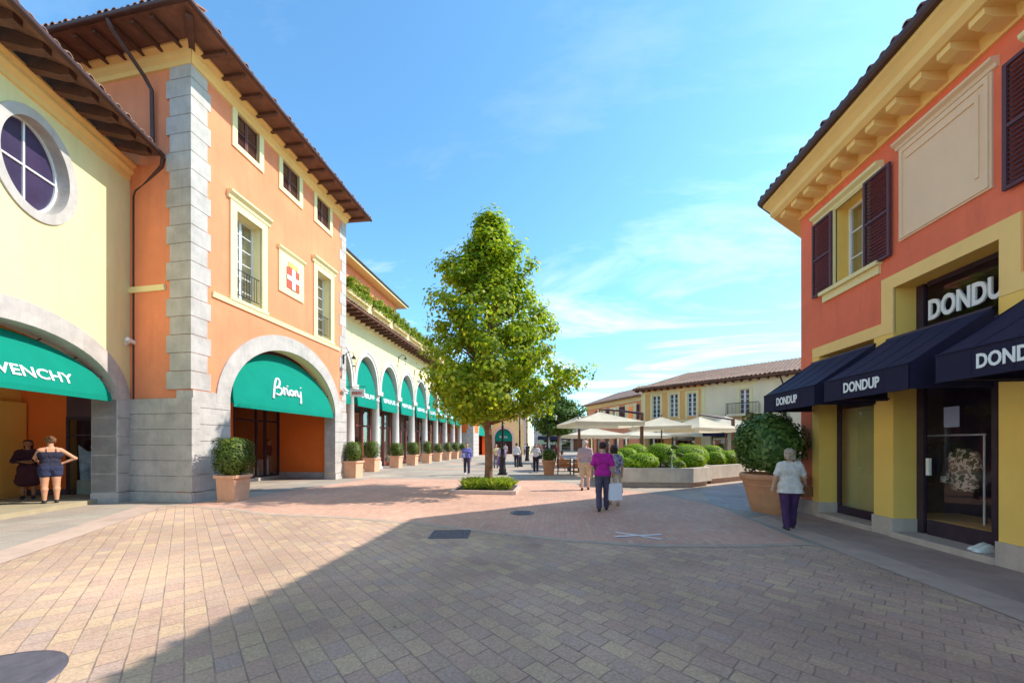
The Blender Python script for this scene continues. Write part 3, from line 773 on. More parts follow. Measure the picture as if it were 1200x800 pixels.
for i in range(50):
    s = 17.8+i*.6; mb = MB(FA); mb.box(s-.07, s+.07, .02, .95, 9.16, 9.298); mb.build('rafter', M['brown'], ro)
mb = MB(FA); mb.box(17.47, 47.6, -.25, -.02, 9.5, 10.35); mb.box(17.47, 47.6, -.3, .03, 10.35, 10.45)
for k in range(10):
    s = 19.55+3.15*k; mb.box(s-.2, s+.2, -.3, .04, 9.5, 10.75); mb.box(s-.25, s+.25, -.34, .08, 10.75, 10.83)
mb.build('parapet', M['cream'], B)
mb = MB(); mb.box(-18, -13.1, 19.4, 29.2, 9.3, 13.15); mb.box(-18, -13.06, 19.35, 29.24, 12.2, 12.3); ph = mb.build('penthouse', M['orange'], B)
mb = MB(FA)
for s in (20.4, 23.0, 25.6, 28.0): mb.box(s, s+.9, -1.12, -1.06, 10.2, 12.0)
mb.build('window_surround', M['trim'], ph)
mb = MB(); mb.mat = 0; mb.box(-18.5, -12.4, 18.9, 29.9, 13.15, 13.3); mb.mat = 1
mb.add([(-12.3, 18.8, 13.3), (-12.3, 30, 13.3), (-18.6, 30, 13.3), (-18.6, 18.8, 13.3), (-12.3, 18.8, 13.38), (-12.3, 30, 13.38), (-18.6, 30, 13.38), (-18.6, 18.8, 13.38), (-15.4, 22, 14.2), (-15.4, 27, 14.2)],
       [(3, 2, 1, 0), (0, 1, 5, 4), (1, 2, 6, 5), (2, 3, 7, 6), (3, 0, 4, 7), (4, 5, 9, 8), (5, 6, 9), (6, 7, 8, 9), (7, 4, 8)])
mb.build('roof', [M['cream'], M['gutter']], B)
mb = MB(FA); mb.box(17.47, 47.6, -5, -.3, 9.2, 9.32); mb.box(17.47, 47.6, -1.3, -.5, 8.9, 9.0); mb.box(17.47, 47.6, -1.35, -1.25, 4.2, 8.9); mb.mat = 1
mb.box(17.47, 47.6, -4.6, -4.5, 0, 4.2); mb.box(17.47, 47.6, -4.5, -1.3, 4.12, 4.2); mb.mat = 2; mb.box(17.47, 47.6, -4.5, -1.3, -.05, .03)
mb.build('inner_wall', [M['redframe'], M['room'], M['roomfloor']], B)
for i, c in enumerate(cen):
    aw, dz = tilted_awning('awning', FA, c, 1.22, 4.15, 5.32, 7.15, .05, -.35, B, M['green'], 18)
    mb = MB(FA); scribble(mb, lambda u, v, d, c=c, dz=dz: (c-.95+1.9*u, dz(4.62+.3*v)+.03+d, 4.62+.3*v), 9, i+3); mb.build('lettering', M['letter'], aw)
    sf = MB(FA); 
    for s in (-1.55, -.5, .42, 1.43): sf.box(c+s, c+s+.13, -1.33, -1.22, .03, 4.2)
    sf.box(c-1.42, c+1.43, -1.32, -1.23, 2.9, 3.02); sf.box(c-1.42, c+1.43, -1.32, -1.23, .03, .3)
    s_ = sf.build('shopfront', M['redframe'], B)
    mb = MB(FA); mb.quad((c-1.5, -1.28, .1), (c+1.5, -1.28, .1), (c+1.5, -1.28, 4.2), (c-1.5, -1.28, 4.2)); mb.build('pane', M['glass'], s_)
    mb = MB(FA)
    for q in range(4):
        s = c-1.2+q*.62; h = rng.uniform(.7, 1.9); mb.box(s, s+.4, -3.2-rng.random(), -2.6, .03, h)
    mb.build('display', [surf('display_tone', (rng.uniform(.2, .6), rng.uniform(.15, .45), rng.uniform(.1, .35)), .8, .4, 3.)], s_)

# hedges in boxes along the terrace
for k in range(8):
    s0 = 19.55+3.15*k+.28; s1 = s0+2.6; c = (s0+s1)/2
    t = thing('terrace_hedge', 'clipped yellow green hedge in a trough on the terrace parapet, %s from the orange tower' % ['first', 'second', 'third', 'fourth', 'fifth', 'sixth', 'seventh', 'eighth'][k], 'hedge', (-12.0, c, 10.45), 'hedges along the terrace parapet')
    mb = MB(); mb.box(-12.28, -11.78, s0, s1, 10.46, 10.66); mb.box(-12.31, -11.75, s0-.03, s1+.03, 10.62, 10.68); mb.build('trough', M['cream'], t)
    g = np.random.default_rng(40+k); n = 3200
    P = np.stack([g.uniform(-12.32, -11.6, n), g.uniform(s0-.02, s1+.02, n), g.uniform(10.60, 11.42, n)], 1)
    P[:, 2] += .10*np.sin(P[:, 1]*5+k)*(P[:, 2] > 11); P[:, 0] += .1*np.sin(P[:, 1]*7)*(P[:, 2] > 10.9)
    leaf_mesh('foliage', P, np.tile([.5, -.2, .7], (n, 1)), .12, M['hedge'], t, (-12, c, 10.45), .8, seed=k)
    mb = MB(); mb.box(-12.2, -11.84, s0+.06, s1-.06, 10.66, 11.2); mb.build('twigs', M['core_green'], t)
# ================================================================== red shop building on the right
FR = Frame((6.2, 0), (0, 1), (-1, 0)); YE = 10.08
FRE = Frame((6.2, YE), (.78, .63), (-.63, .78))
KM = .4785
B = thing('red_building', 'red shop building with mustard piers, navy awnings, dark shutters and a bracketed ochre cornice', 'building', (8.5, 4, 0))
bays = [(7.90, 9.40, 3.75), (5.88, 7.50, 4.56), (3.80, 5.45, 3.75), (1.75, 3.37, 4.56)]
mb = MB(FR)
ops = [rect(a, b, .1, z) for a, b, z in bays]+[rect(8.14, 8.92, 5.2, 6.88), rect(4.15, 4.95, 5.2, 6.88)]
wall(mb, -14, YE, 0, 7.7, ops, .45, 1)
mb.mat = 0; mb.fr = FRE; mb.box(0.02, 16, -.4, 0, 0, 7.7)
mb.build('wall', [M['red'], M['mustard']], B)
piers = [(9.40, 9.62), (7.50, 7.90), (5.45, 5.88), (3.37, 3.80)]
for a, b in piers:
    mb = MB(FR); mb.box(a-.006, b+.006, -.446, .03, .34, 3.745); pi_ = mb.build('pier', M['mustard'], B)
    mb = MB(FR); mb.box(a-.02, b+.02, -.455, .06, 0, .34); mb.build('plinth', M['plinth'], pi_)
mb = MB(FR)
mb.box(9.66, YE+.03, -.2, .05, 0, .34)
mb.fr = FRE; mb.box(-.02, 16, -.2, .05, 0, .34)
mb.build('plinth', M['plinth'], B)
mb = MB(FR)
mb.box(7.74, 9.62, -.01, .034, 3.75, 3.98); mb.box(7.5, 7.74, -.01, .034, 3.75, 4.80); mb.box(5.64, 7.5, -.01, .034, 4.56, 4.80); mb.box(5.64, 5.88, -.01, .034, 3.75, 4.56)
mb.box(3.6, 5.64, -.01, .034, 3.75, 3.98); mb.box(3.37, 3.6, -.01, .034, 3.75, 4.8); mb.box(1.5, 3.37, -.01, .034, 4.56, 4.8)
mb.build('shopfront_surround', M['ochre'], B)
prof = [(0, 7.36), (.05, 7.36), (.08, 7.42), (.09, 7.54), (.50, 7.58), (.58, 7.66), (.58, 7.78), (.66, 7.88), (.72, 7.94), (.72, 8.0), (0, 8.0)]
mb = MB(FR); mprofile(mb, prof, -14, YE, 0, KM); mb.fr = FRE; mprofile(mb, prof, 0, 16, KM, 0); cn = mb.build('cornice', M['ochre'], B)
i = 0; s = YE-.05
while s > 1.2:
    mb = MB(FR); mb.profile([(.05, 7.39), (.14, 7.40), (.34, 7.43), (.46, 7.48), (.46, 7.572), (.05, 7.54)], s-.095, s+.095); mb.build('modillion', M['ochre'], cn); s -= .43
rf = MB(FR); rf.mat = 0
# roof slab with gutter fascia, mitred at the corner
for fr, s0, s1, k0, k1 in ((FR, -14, YE, 0, KM), (FRE, 0, 16, KM, 0)):
    rf.fr = fr; mprofile(rf, [(-.2, 8.003), (.80, 8.003), (.83, 8.06), (.83, 8.14), (.78, 8.15), (-.2, 8.48)], s0, s1, k0, k1)
rf.mat = 1
rf.fr = WORLD
q = FR(YE+KM*.8, .8, 8.14); r1 = FR(-14, .8, 8.14); p2 = FRE(16, .8, 8.14)
ridge = (11.5, 6, 9.9); rb = (11.5, -14, 9.9); re = (18, 10.5, 9.9)
rf.add([r1, q, ridge, rb], [(0, 1, 2, 3)]); rf.add([q, p2, re, ridge], [(0, 1, 2, 3)])
tile_edge(rf, FR, -12, YE+.35, .81, 8.15, .3, .22, .06, .8); tile_edge(rf, FRE, -.35, 14, .81, 8.15, .3, .22, .06, .8)
rf.build('roof', [M['gutter'], M['tile']], B)
# upper windows
for w0, w1, sh in ((8.14, 8.92, ((8.96, 9.56), (7.52, 8.10))), (4.15, 4.95, ((5.0, 5.60+.2), (3.5, 4.1)))):
    mb = MB(FR); mb.box(w0-.13, w0, -.02, .035, 5.2, 6.88); mb.box(w1, w1+.10, -.02, .035, 5.2, 6.88); mb.box(w0-.13, w1+.1, -.02, .036, 6.88, 6.92)
    mb.box(w0-.35, w1+.35, -.02, .05, 4.96, 5.14); mb.box(w0-.38, w1+.38, -.02, .12, 5.12, 5.2)
    mprofile(mb, [(0, 6.90), (.05, 6.91), (.07, 6.97), (.14, 7.02), (.15, 7.07), (0, 7.09)], w0-.42, w1+.62)
    mb.build('window_surround', M['trim'], B)
    w_ = window_unit(B, FR, w0, w1, 5.2, 6.88, -.28, 2, 3)
    mb = MB(FR); mb.box(w0, w1, -.46, -.43, 5.15, 6.9); mb.build('blind', M['sand'], w_)
    for a, b in sh:
        shutter(B, FR, a, b, 5.17, 6.90, .04, M['shutter'])
mb = MB(FR); mb.box(5.97, 7.39, -.01, .03, 5.34, 7.0)
for o_, d_ in ((0, .045), (.14, .04)):
    pass
for a, b, c, d in ((6.0, 7.36, 5.37, 5.41), (6.0, 7.36, 6.9, 6.98), (6.0, 6.05, 5.41, 6.9), (7.31, 7.36, 5.41, 6.9), (6.12, 7.24, 6.74, 6.80), (6.12, 6.17, 5.6, 6.74)):
    mb.box(a, b, .02, .05, c, d)
mprofile(mb, [(0, 7.0), (.04, 7.01), (.06, 7.06), (.12, 7.10), (.12, 7.14), (0, 7.16)], 5.9, 7.44)
mb.build('blank_panel', M['beigeP'], B)
# awnings with lettering
def box_awning(s0, s1, d1, zb, zt, zw):
    mb = MB(FR); t = .012; K = 8
    vs = []
    for i in range(K+1):
        f = i/K
        for s in (s0, s1): vs.append((s, .035+(d1-.035)*f, zw+(zt-zw)*f-.03*math.sin(math.pi*f)))
    mb.add(vs, [(2*i, 2*i+1, 2*i+3, 2*i+2) for i in range(K)], True)
    mb.box(s0, s1, d1-t, d1, zb, zt)
    for s in (s0, s1):
        mb.add([(s, .035, zw), (s, d1, zt), (s, d1, zb), (s, .035, zb)], [(0, 1, 2, 3)])
    mb.tube([(s0, d1, zt), (s1, d1, zt)], .014, 6); mb.tube([(s0, d1, zb), (s1, d1, zb)], .012, 6)
    for q in (.25, .5, .75):
        s = s0+(s1-s0)*q; mb.tube([(s, .035+(d1-.035)*i/K, zw+(zt-zw)*i/K-.03*math.sin(math.pi*i/K)+.002) for i in range(K+1)]+[(s, d1+.001, zb)], .005, 4)
    o = mb.build('awning', M['navy'], B)
    fm = MB(FR)
    for s in (s0+.03, s1-.03): fm = MB(FR); fm.tube([(s, .04, zb+.03), (s, d1-.03, zb+.03)], .014, 6); fm.build('awning_arm', M['darkframe'], o)
    fm = MB(FR); fm.box(s0, s1, .03, .07, zw-.04, zw+.01); fm.build('awning_rail', M['darkframe'], o)
    c = (s0+s1)/2; h = .18; zc = (zb+zt)/2+.0
    lt = MB(FR); lettering(lt, 'DONDUP', lambda u, v, d: (c+.36-.72*u, d1+.003+d, zc-h/2+h*v), .006, .03); lt.build('lettering', M['letter'], o)
for a in ((7.86, 9.62, 1.12, 2.47, 2.86, 3.64), (5.93, 7.60, 1.12, 2.50, 2.87, 3.64), (3.86, 5.55, 1.12, 2.52, 2.88, 3.64)): box_awning(*a)
# shop windows, door and rooms
def frame_bar(mb, a, b, c, d, dd=-.38): mb.box(a, b, dd-.03, dd+.03, c, d)
sf = MB(FR); a, b = 7.90, 9.40
for x0, x1 in ((a, a+.06), (b-.08, b)): frame_bar(sf, x0, x1, .1, 3.75)
frame_bar(sf, a+.06, b-.08, .1, .28); frame_bar(sf, a+.06, b-.08, 2.5, 2.6); frame_bar(sf, a+.06, b-.08, 3.65, 3.75)
s_ = sf.build('shop_window', M['darkframe'], B)
mb = MB(FR); mb.quad((a, -.38, .12), (b, -.38, .12), (b, -.38, 3.7), (a, -.38, 3.7)); mb.build('pane', M['glass_clear'], s_)
mb = MB(FR); mb.box(a+.05, 9.95, -.66, -.62, .12, 3.6); mb.build('backdrop', surf('olive_backdrop', (.62, .54, .28), .8, .08, 1.), s_)
mb = MB(FR); mb.box(8.02, 8.36, -.61, -.42, .14, .92); mb.build('display_box', surf('dark_red_wood', (.10, .03, .03), .5, .2), s_)
mb = MB(FR); mb.box(8.0, 8.07, -.372, -.368, 2.2, 2.4); mb.build('sticker', M['paper'], s_)
sf = MB(FR); a, b = 5.88, 7.50
frame_bar(sf, b-.13, b, .1, 4.56); frame_bar(sf, a, a+.07, .1, 4.56); frame_bar(sf, a+.07, b-.2, 2.95, 3.12); frame_bar(sf, a+.07, b-.2, 4.48, 4.56); frame_bar(sf, a+.07, b-.2, 3.5, 3.62)
frame_bar(sf, 6.26, 6.34, .1, 2.95); frame_bar(sf, 6.34, b-.2, .1, .36)
s_ = sf.build('shop_window', M['darkframe'], B)
mb = MB(FR); mb.quad((a, -.385, .12), (b, -.385, .12), (b, -.385, 4.5), (a, -.385, 4.5)); mb.build('pane', M['glass_soft'], s_)
mb = MB(FR); lettering(mb, 'DONDUP', lambda u, v, d: (7.25-1.24*u, -.35+d, 3.86+.36*v), .03, .03); mb.build('lettering', M['letter'], s_)
mb = MB(FR); mb.box(6.78, 7.02, -.352, -.348, 1.98, 2.32); mb.build('paper_notice', M['paper'], s_)
mb = MB(FR); mb.box(7.215, 7.27, -.34, -.30, 1.15, 1.45); mb.build('door_handle', M['whitepaint'], s_)
mb = MB(FR); mb.box(5.92, 6.0, -.365, -.355, .3, 1.2); mb.build('jamb_panel', M['mustard'], s_)
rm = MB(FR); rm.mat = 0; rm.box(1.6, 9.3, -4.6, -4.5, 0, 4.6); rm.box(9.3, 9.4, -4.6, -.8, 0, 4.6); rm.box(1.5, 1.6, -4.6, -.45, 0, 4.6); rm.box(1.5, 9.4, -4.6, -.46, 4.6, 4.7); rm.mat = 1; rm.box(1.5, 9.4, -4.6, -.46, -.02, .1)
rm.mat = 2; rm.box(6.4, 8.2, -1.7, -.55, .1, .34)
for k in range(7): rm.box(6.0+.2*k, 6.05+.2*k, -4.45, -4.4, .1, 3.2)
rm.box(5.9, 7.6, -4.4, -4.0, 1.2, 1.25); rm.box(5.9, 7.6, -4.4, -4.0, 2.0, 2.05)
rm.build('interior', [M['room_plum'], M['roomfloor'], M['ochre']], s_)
# clothes rail and garments in the window
rl = MB(FR); rl.tube([(7.0, -.95, 1.86), (8.35, -.95, 1.86)], .018, 8)
for s in (7.02, 8.33): rl.tube([(s, -.95, .1), (s, -.95, 1.86)], .015, 6)
rail = rl.build('clothes_rail', M['whitepaint'], s_)
camo = bpy.data.materials.new('camouflage_cloth'); nt, N, L, P_ = nodes(camo)
tc = N.new('ShaderNodeTexCoord'); nz = N.new('ShaderNodeTexNoise'); nz.inputs['Scale'].default_value = 9; L.new(tc.outputs['Object'], nz.inputs['Vector'])
rp = N.new('ShaderNodeValToRGB'); rp.color_ramp.interpolation = 'CONSTANT'; e = rp.color_ramp.elements; e[0].color = (.10, .10, .05, 1); e[1].position = .46; e[1].color = (.80, .68, .52, 1); k = e.new(.56); k.color = (.26, .2, .12, 1)
L.new(nz.outputs['Fac'], rp.inputs['Fac']); L.new(rp.outputs['Color'], P_.inputs['Base Color']); P_.inputs['Roughness'].default_value = .9
def garment(s, z0, z1, wd, mat, name):
    mb = MB(FR); K = 8; vs = []
    for i in range(K+1):
        f = i/K; z = z1+(z0-z1)*f; w_ = wd*(.55+.45*min(1, f*4))*(1+.08*math.sin(i*2.1)); dpt = .07+.05*f
        for j in range(12):
            t = 2*math.pi*j/12; vs.append((s+w_*math.cos(t), -.95+dpt*math.sin(t)*(1+.3*math.sin(3*t+i)), z))
    mb.add(vs, [(i*12+j, i*12+(j+1) % 12, (i+1)*12+(j+1) % 12, (i+1)*12+j) for i in range(K) for j in range(12)]+[tuple(range(12)), tuple(range(K*12, K*12+12))], True)
    for sg in (-1, 1): mb.tube([(s+sg*wd*.7, -.95, z1-.08), (s+sg*wd*1.25, -.9, z1-.35), (s+sg*wd*1.1, -.84, z1-.62)], [.07, .065, .05], 8)
    mb.build(name, mat, rail)
garment(7.32, .88, 1.62, .2, camo, 'camouflage_jacket')
garment(7.75, .95, 1.75, .17, M['darkcloth'], 'dark_coat')
garment(8.1, .9, 1.75, .17, surf('plum_cloth', (.16, .06, .14), .9), 'plum_coat')
mb = MB(FR); mb.box(6.5, 7.25, -1.75, -1.1, .74, .8)
for s in (6.55, 7.2):
    for d in (-1.7, -1.15): mb.box(s-.02, s+.02, d-.02, d+.02, .34, .74)
mb.build('display_table', M['brown'], s_)
sf = MB(FR)
for a, b, z in bays[2:]:
    frame_bar(sf, b-.1, b, .1, z); frame_bar(sf, a, a+.07, .1, z); frame_bar(sf, a+.07, b-.1, .1, .3); frame_bar(sf, a+.07, b-.1, z-.1, z); frame_bar(sf, a+.07, b-.1, 2.9, 3.0)
s_ = sf.build('shop_window', M['darkframe'], B)
mb = MB(FR)
for a, b, z in bays[2:]: mb.quad((a, -.385, .12), (b, -.385, .12), (b, -.385, z), (a, -.385, z))
mb.build('pane', M['glass_dark'], s_)
mb = MB(FR)
for a, b, z in bays[:3]: mb.box(a+.022, b-.022, -.44, .10, 0, .105)
mb.build('threshold', M['plinth'], B)
# white shoes left on the threshold of the shop
t = thing('shoe_pair', 'pair of white shoes standing on the doorstep of the dark shop window', 'shoes', FR(6.2, -.1, .1))
for k, (s, d) in enumerate(((6.20, -.12), (6.31, -.16))):
    mb = MB(FR); K = 7; vs = []
    for i, (x, w_, h) in enumerate(((-.13, .028, .08), (-.11, .04, .10), (-.06, .042, .12), (0, .045, .10), (.06, .05, .065), (.11, .045, .05), (.14, .025, .03))):
        for j in range(10):
            a = math.pi*j/9; vs.append((s+w_*math.cos(a), d+x*-1*-1, .105+h*math.sin(a)))
    mb.add(vs, [(i*10+j, i*10+j+1, (i+1)*10+j+1, (i+1)*10+j) for i in range(K-1) for j in range(9)]+[tuple(range(10)), tuple(range(60, 70))], True)
    mb.build('shoe', M['whitepaint'], t)

# ================================================================== far end of the street
B = thing('far_orange_building', 'red orange building with grey quoins at the far end of the arcade', 'building', (-13, 53, 0))
F2 = Frame((-10.8, 0), (0, 1), (1, 0)); F2S = Frame((-10.8, 48), (-1, 0), (0, -1))
mb = MB(F2); wall(mb, 48, 60, 0, 11, [arch(54, 2.6, 3, 2.3), rect(51, 52.2, 6.5, 9), rect(55.8, 57, 6.5, 9)], .5)
mb.fr = F2S; mb.box(.5, 8, -.3, 0, 0, 11); mb.fr = F2; mb.box(59.5, 60, -8, -.5, 0, 11); mb.box(48.5, 59.5, -1.2, -1.1, 0, 11)
mb.build('wall', M['orange_deep'], B)
mb = MB(F2S); quoins(mb, -.03, 1, .9, .7, 3.2, 10.8); rows(mb, -.04, 2.2, -.2, .05, 0, 3.2); mb.fr = F2; quoins(mb, 48-.01, 1, .8, .6, 3.2, 10.8); rows(mb, 48-.01, 51.4, -.4, .05, 0, 3.2)
mb.build('quoins', M['stone'], B)
mb = MB(F2); band(mb, 54, 2.6, 2.3, 3.1, 2.8, 3, -.02, .06); mb.build('arch_surround', M['stone'], B)
tilted_awning('awning', F2, 54, 2.5, 3.05, 3.05, 5.1, .02, -.45, B, M['green'])
for s in (51, 55.8): window_unit(B, F2, s, s+1.2, 6.5, 9, -.3, 2, 5)
mb = MB(); mb.add([(-10, 47.2, 11), (-10, 60.5, 11), (-20, 60.5, 11), (-20, 47.2, 11), (-15, 52, 13), (-15, 56, 13)], [(3, 2, 1, 0), (0, 1, 5, 4), (1, 2, 5), (2, 3, 4, 5), (3, 0, 4)]); mb.build('roof', M['tile'], B)

B = thing('far_yellow_building', 'pale yellow building across the street end with a green awning in its arch', 'building', (-6, 64, 0))
F3 = Frame((-10.75, 62), (1, 0), (0, -1))
mb = MB(F3); wall(mb, 0, 6.2, 0, 8, [arch(2.08, 1.5, 2.7, 1.6)], .5, 1); mb.box(0, 6.2, -8, -7.9, 0, 8); mb.box(6.1, 6.198, -7.9, -.5, 0, 8); mb.build('wall', [M['yellow'], M['white_stone']], B)
mb = MB(F3); band(mb, 2.08, 1.5, 1.6, 1.85, 2.0, 2.7, -.02, .06); mb.box(.2, .58, -.02, .08, 0, 2.7); mb.box(3.58, 3.95, -.02, .08, 0, 2.7); mb.box(5.6, 6.22, -.02, .06, 0, 7.8); mb.build('arch_surround', M['white_stone'], B)
aw, dz = tilted_awning('awning', F3, 2.08, 1.42, 2.3, 2.7, 4.2, .02, -.35, B, M['green'])
mb = MB(F3); scribble(mb, lambda u, v, d: (1.4+1.4*u, dz(2.75+.3*v)+.04+d, 2.75+.3*v), 7, 99); mb.build('lettering', M['letter'], aw)
mb = MB(F3); mb.box(0, 6, -2.1, -2, 0, 5); mb.build('interior', M['room'], B)
mb = MB(); mb.add([(-10.9, 61.3, 8), (-4, 61.3, 8), (-4, 70.5, 8), (-10.9, 70.5, 8), (-7.5, 65, 9.4), (-7.5, 67, 9.4)], [(3, 2, 1, 0), (0, 1, 4), (1, 2, 5, 4), (2, 3, 5), (3, 0, 4, 5)]); mb.build('roof', M['tile'], B)

B = thing('far_grey_building', 'low greyish beige building closing the end of the street behind the lamp posts', 'building', (2, 84, 0))
F4 = Frame((-4.5, 80), (1, 0), (0, -1))
mb = MB(F4); wall(mb, 0, 16, 0, 6.2, [rect(1+2.5*k, 2.9+2.5*k, .1, 3) for k in range(6)], .4); mb.box(0, 16, -8, -7.9, 0, 6.2); mb.box(0, 16, -1.8, -1.7, 0, 6.2); mb.build('wall', surf('greige_plaster', (.50, .42, .36), .9, .1), B)
for k in range(6):
    mb = MB(F4); mb.box(1+2.5*k, 2.9+2.5*k, -.3, -.25, .1, 3); mb.build('shopfront', M['glass_dark'], B)
    mb = MB(F4); mb.profile([(.05, 3.4), (1, 2.9), (1, 2.6), (.98, 2.6), (.98, 2.88), (.05, 3.36)], .9+2.5*k, 3+2.5*k); mb.build('awning', M['navy'], B)
mb = MB(F4); mb.profile([(.7, 6.2), (-4, 8), (-9, 6.2)], -.6, 16.6); mb.build('roof', M['tile_pale'], B)

# ================================================================== restaurant range beyond the parasols
P5 = (8.52, 37.4); D5 = (.763, -.646); N5 = (-.646, -.763)
F5 = Frame(P5, D5, N5)
B = thing('restaurant_building', 'long low building of orange and beige plaster with a tiled roof behind the parasols', 'building', F5(6, -4, 0))
wins = [(1.1, 1.86, 4.2, 6.3), (2.78, 3.52, 4.2, 6.3), (4.38, 5.12, 4.2, 6.25), (8.5, 9.2, 4.15, 6.15)]
mb = MB(F5); mb.mat = 1
wall(mb, 5.85, 13.2, 0, 6.9, [rect(*wins[3]), rect(6.3, 7.6, .1, 2.6), rect(9.2, 11, .1, 2.6)], .4, 2)
mb.mat = 0; wall(mb, 0, 5.85, 0, 6.9, [rect(*w) for w in wins[:3]]+[rect(.7, 2.2, .1, 2.6), rect(2.9, 5, .1, 2.6)], .4, 2)
mb.mat = 1; mb.box(13.2, 24, -.4, -.002, 0, 6.9); mb.box(0, .3, -9, -.4, 0, 6.9); mb.box(.3, 24, -2.4, -2.3, 0, 6.9); mb.box(.3, 24, -9, -8.9, 0, 6.9)
mb.build('wall', [M['apricot'], M['sand'], M['trim']], B)
mb = MB(F5)
for a, b, c, d in wins[:3]:
    mb.box(a-.2, a, -.02, .04, c-.2, d+.2); mb.box(b, b+.2, -.02, .04, c-.2, d+.2); mb.box(a, b, -.02, .04, d, d+.2)
mb.box(0, .4, -.02, .05, 0, 6.7); mb.box(5.55, 5.85, -.02, .05, 0, 6.7)
mb.box(.4, 5.55, -.02, .05, 6.55, 6.7); mb.box(0, 5.85, -.02, .07, 3.7, 3.9)
a, b, c, d = wins[3]; mb.box(a-.2, a, -.02, .05, c, d+.2); mb.box(b, b+.2, -.02, .05, c, d+.2); mb.box(a, b, -.02, .05, d, d+.2); mprofile(mb, [(0, 6.5), (.14, 6.6), (.14, 6.66), (0, 6.68)], a-.5, b+.5)
mb.build('window_surround', M['trim'], B)
for a, b, c, d in wins:
    w_ = window_unit(B, F5, a, b, c, d, -.12, 2, 5, t=.06, bar=.045, pane=M['darkpane'])
    mb = MB(F5); mb.box(a, b, -.42, -.40, c, d); mb.build('blind', M['room'], w_)
mb = MB(F5); mb.box(7.7, 10, 0, .8, 3.95, 4.12); mb.profile([(0, 3.95), (.7, 3.95), (.1, 3.3), (0, 3.3)], 8, 8.2); mb.profile([(0, 3.95), (.7, 3.95), (.1, 3.3), (0, 3.3)], 9.5, 9.7); bl = mb.build('balcony', M['sand'], B)
mb = MB(F5); mb.box(7.7, 10, .76, .79, 4.95, 5.0)
for i in range(24): s = 7.72+i*.098; mb.box(s-.01, s+.01, .765, .785, 4.12, 4.95)
for d in (.3, .55):
    for s in (7.72, 9.98): mb.box(s-.01, s+.01, d-.01, d+.01, 4.12, 4.95)
mb.build('railing', M['iron'], bl)
rf = MB(F5); rf.mat = 0; rf.profile([(.7, 6.92), (-.4, 6.92), (-.4, 7.2), (.7, 7.02)], -.6, 24)
rf.mat = 1; rf.add([(-.65, .75, 7.04), (24, .75, 7.04), (24, -4.5, 8.9), (2.6, -4.5, 8.9), (-.65, -9.6, 7.04), (24, -9.6, 7.04)], [(0, 1, 2, 3), (0, 3, 4), (3, 2, 5, 4)])
tile_edge(rf, F5, -.6, 16, .8, 7.03, .35, .3, .1, 1.2)
for k in range(60):
    s = -.3+k*.27
    rf.add([(s+.02, .7, 7.09), (s+.13, .7, 7.13), (s+.24, .7, 7.09), (max(s, 2.6)+.02, -4.4, 8.9), (max(s, 2.6)+.13, -4.4, 8.95), (max(s, 2.6)+.24, -4.4, 8.9)], [(0, 1, 4, 3), (1, 2, 5, 4)])
ro = rf.build('roof', [M['eave'], M['tile_pale']], B)
for k in range(26):
    s = -.4+k*.6; mb = MB(F5); mb.box(s, s+.12, .02, .62, 6.76, 6.918); mb.build('rafter', M['brown'], ro)
mb = MB(F5); mb.tube([(11.3, .6, 6.85), (11.4, .3, 6.4), (11.45, .1, 6.1), (11.45, .1, 0)], .06, 6); mb.build('downpipe', M['gutter'], B)
for s0, s1 in ((.5, 2.4), (2.8, 5.2), (6.1, 7.8), (9.0, 11.2)):
    mb = MB(F5); mb.profile([(.05, 3.3), (1.3, 2.7), (1.3, 2.35), (1.28, 2.35), (1.28, 2.68), (.05, 3.26)], s0, s1); mb.build('awning', M['navy'], B)
mb = MB(F5); mb.box(.7, 11, -.3, -.25, .1, 2.6); mb.build('shopfront', M['glass_dark'], B)

F6 = Frame((4.71, 57.6), (.412, -.911), (-.911, -.412))
B = thing('far_red_building', 'salmon red building with a scalloped cornice beyond the cantilever parasol', 'building', F6(7, -4, 0))
mb = MB(F6); wall(mb, .4, 13.6, 0, 7.4, [rect(1.0+2.2*k, 2.2+2.2*k, .1, 2.8) for k in range(5)], .4); mb.box(.4, 13.6, -7, -6.9, 0, 7.4); mb.box(.4, .6, -6.9, -.4, 0, 7.4); mb.box(13.3, 13.6, -6.9, -.4, 0, 7.4); mb.box(.6, 13.3, -2, -1.9, 0, 7.4); mb.build('wall', M['salmon'], B)
for a, b in ((3.6, 5.9), (6.8, 9.1), (10.3, 12.7)):
    mb = MB(F6); mb.box(a, b, -.02, .06, 4.6, 6.7); wn = mb.build('window_surround', M['cream'], B)
    mb = MB(F6); mb.box(a+.8, b-.8, .05, .09, 4.7, 6.4); mb.build('pane', M['glass_sky'], wn)
    shutter(wn, F6, a-.55, a, 4.7, 6.5, .07, M['shutter']); shutter(wn, F6, b, b+.5, 4.7, 6.5, .07, M['shutter'])
mb = MB(F6); mb.box(.4, 13.6, -.02, .1, 7.0, 7.4)
cn = mb.build('cornice', M['trim'], B)
for k in range(30): s = .6+k*.43; mb = MB(); mb.lathe(*F6(s+.2, .1, 0)[:2], [(.17, 6.85), (.2, 7.0)], 10); mb.build('scallop', M['trim'], cn)
mb = MB(F6); mb.mat = 0; mb.add([(0, .8, 7.4), (14.2, .8, 7.4), (14.2, -7.6, 7.4), (0, -7.6, 7.4), (0, .8, 7.55), (14.2, .8, 7.55), (14.2, -7.6, 7.55), (0, -7.6, 7.55), (3.6, -3.4, 9.3), (12, -3.4, 9.3)], [(3, 2, 1, 0), (0, 1, 5, 4), (1, 2, 6, 5), (2, 3, 7, 6), (3, 0, 4, 7), (4, 5, 9, 8), (5, 6, 9), (6, 7, 8, 9), (7, 4, 8)]); mb.build('roof', M['tile_pale'], B)
mb = MB(F6)
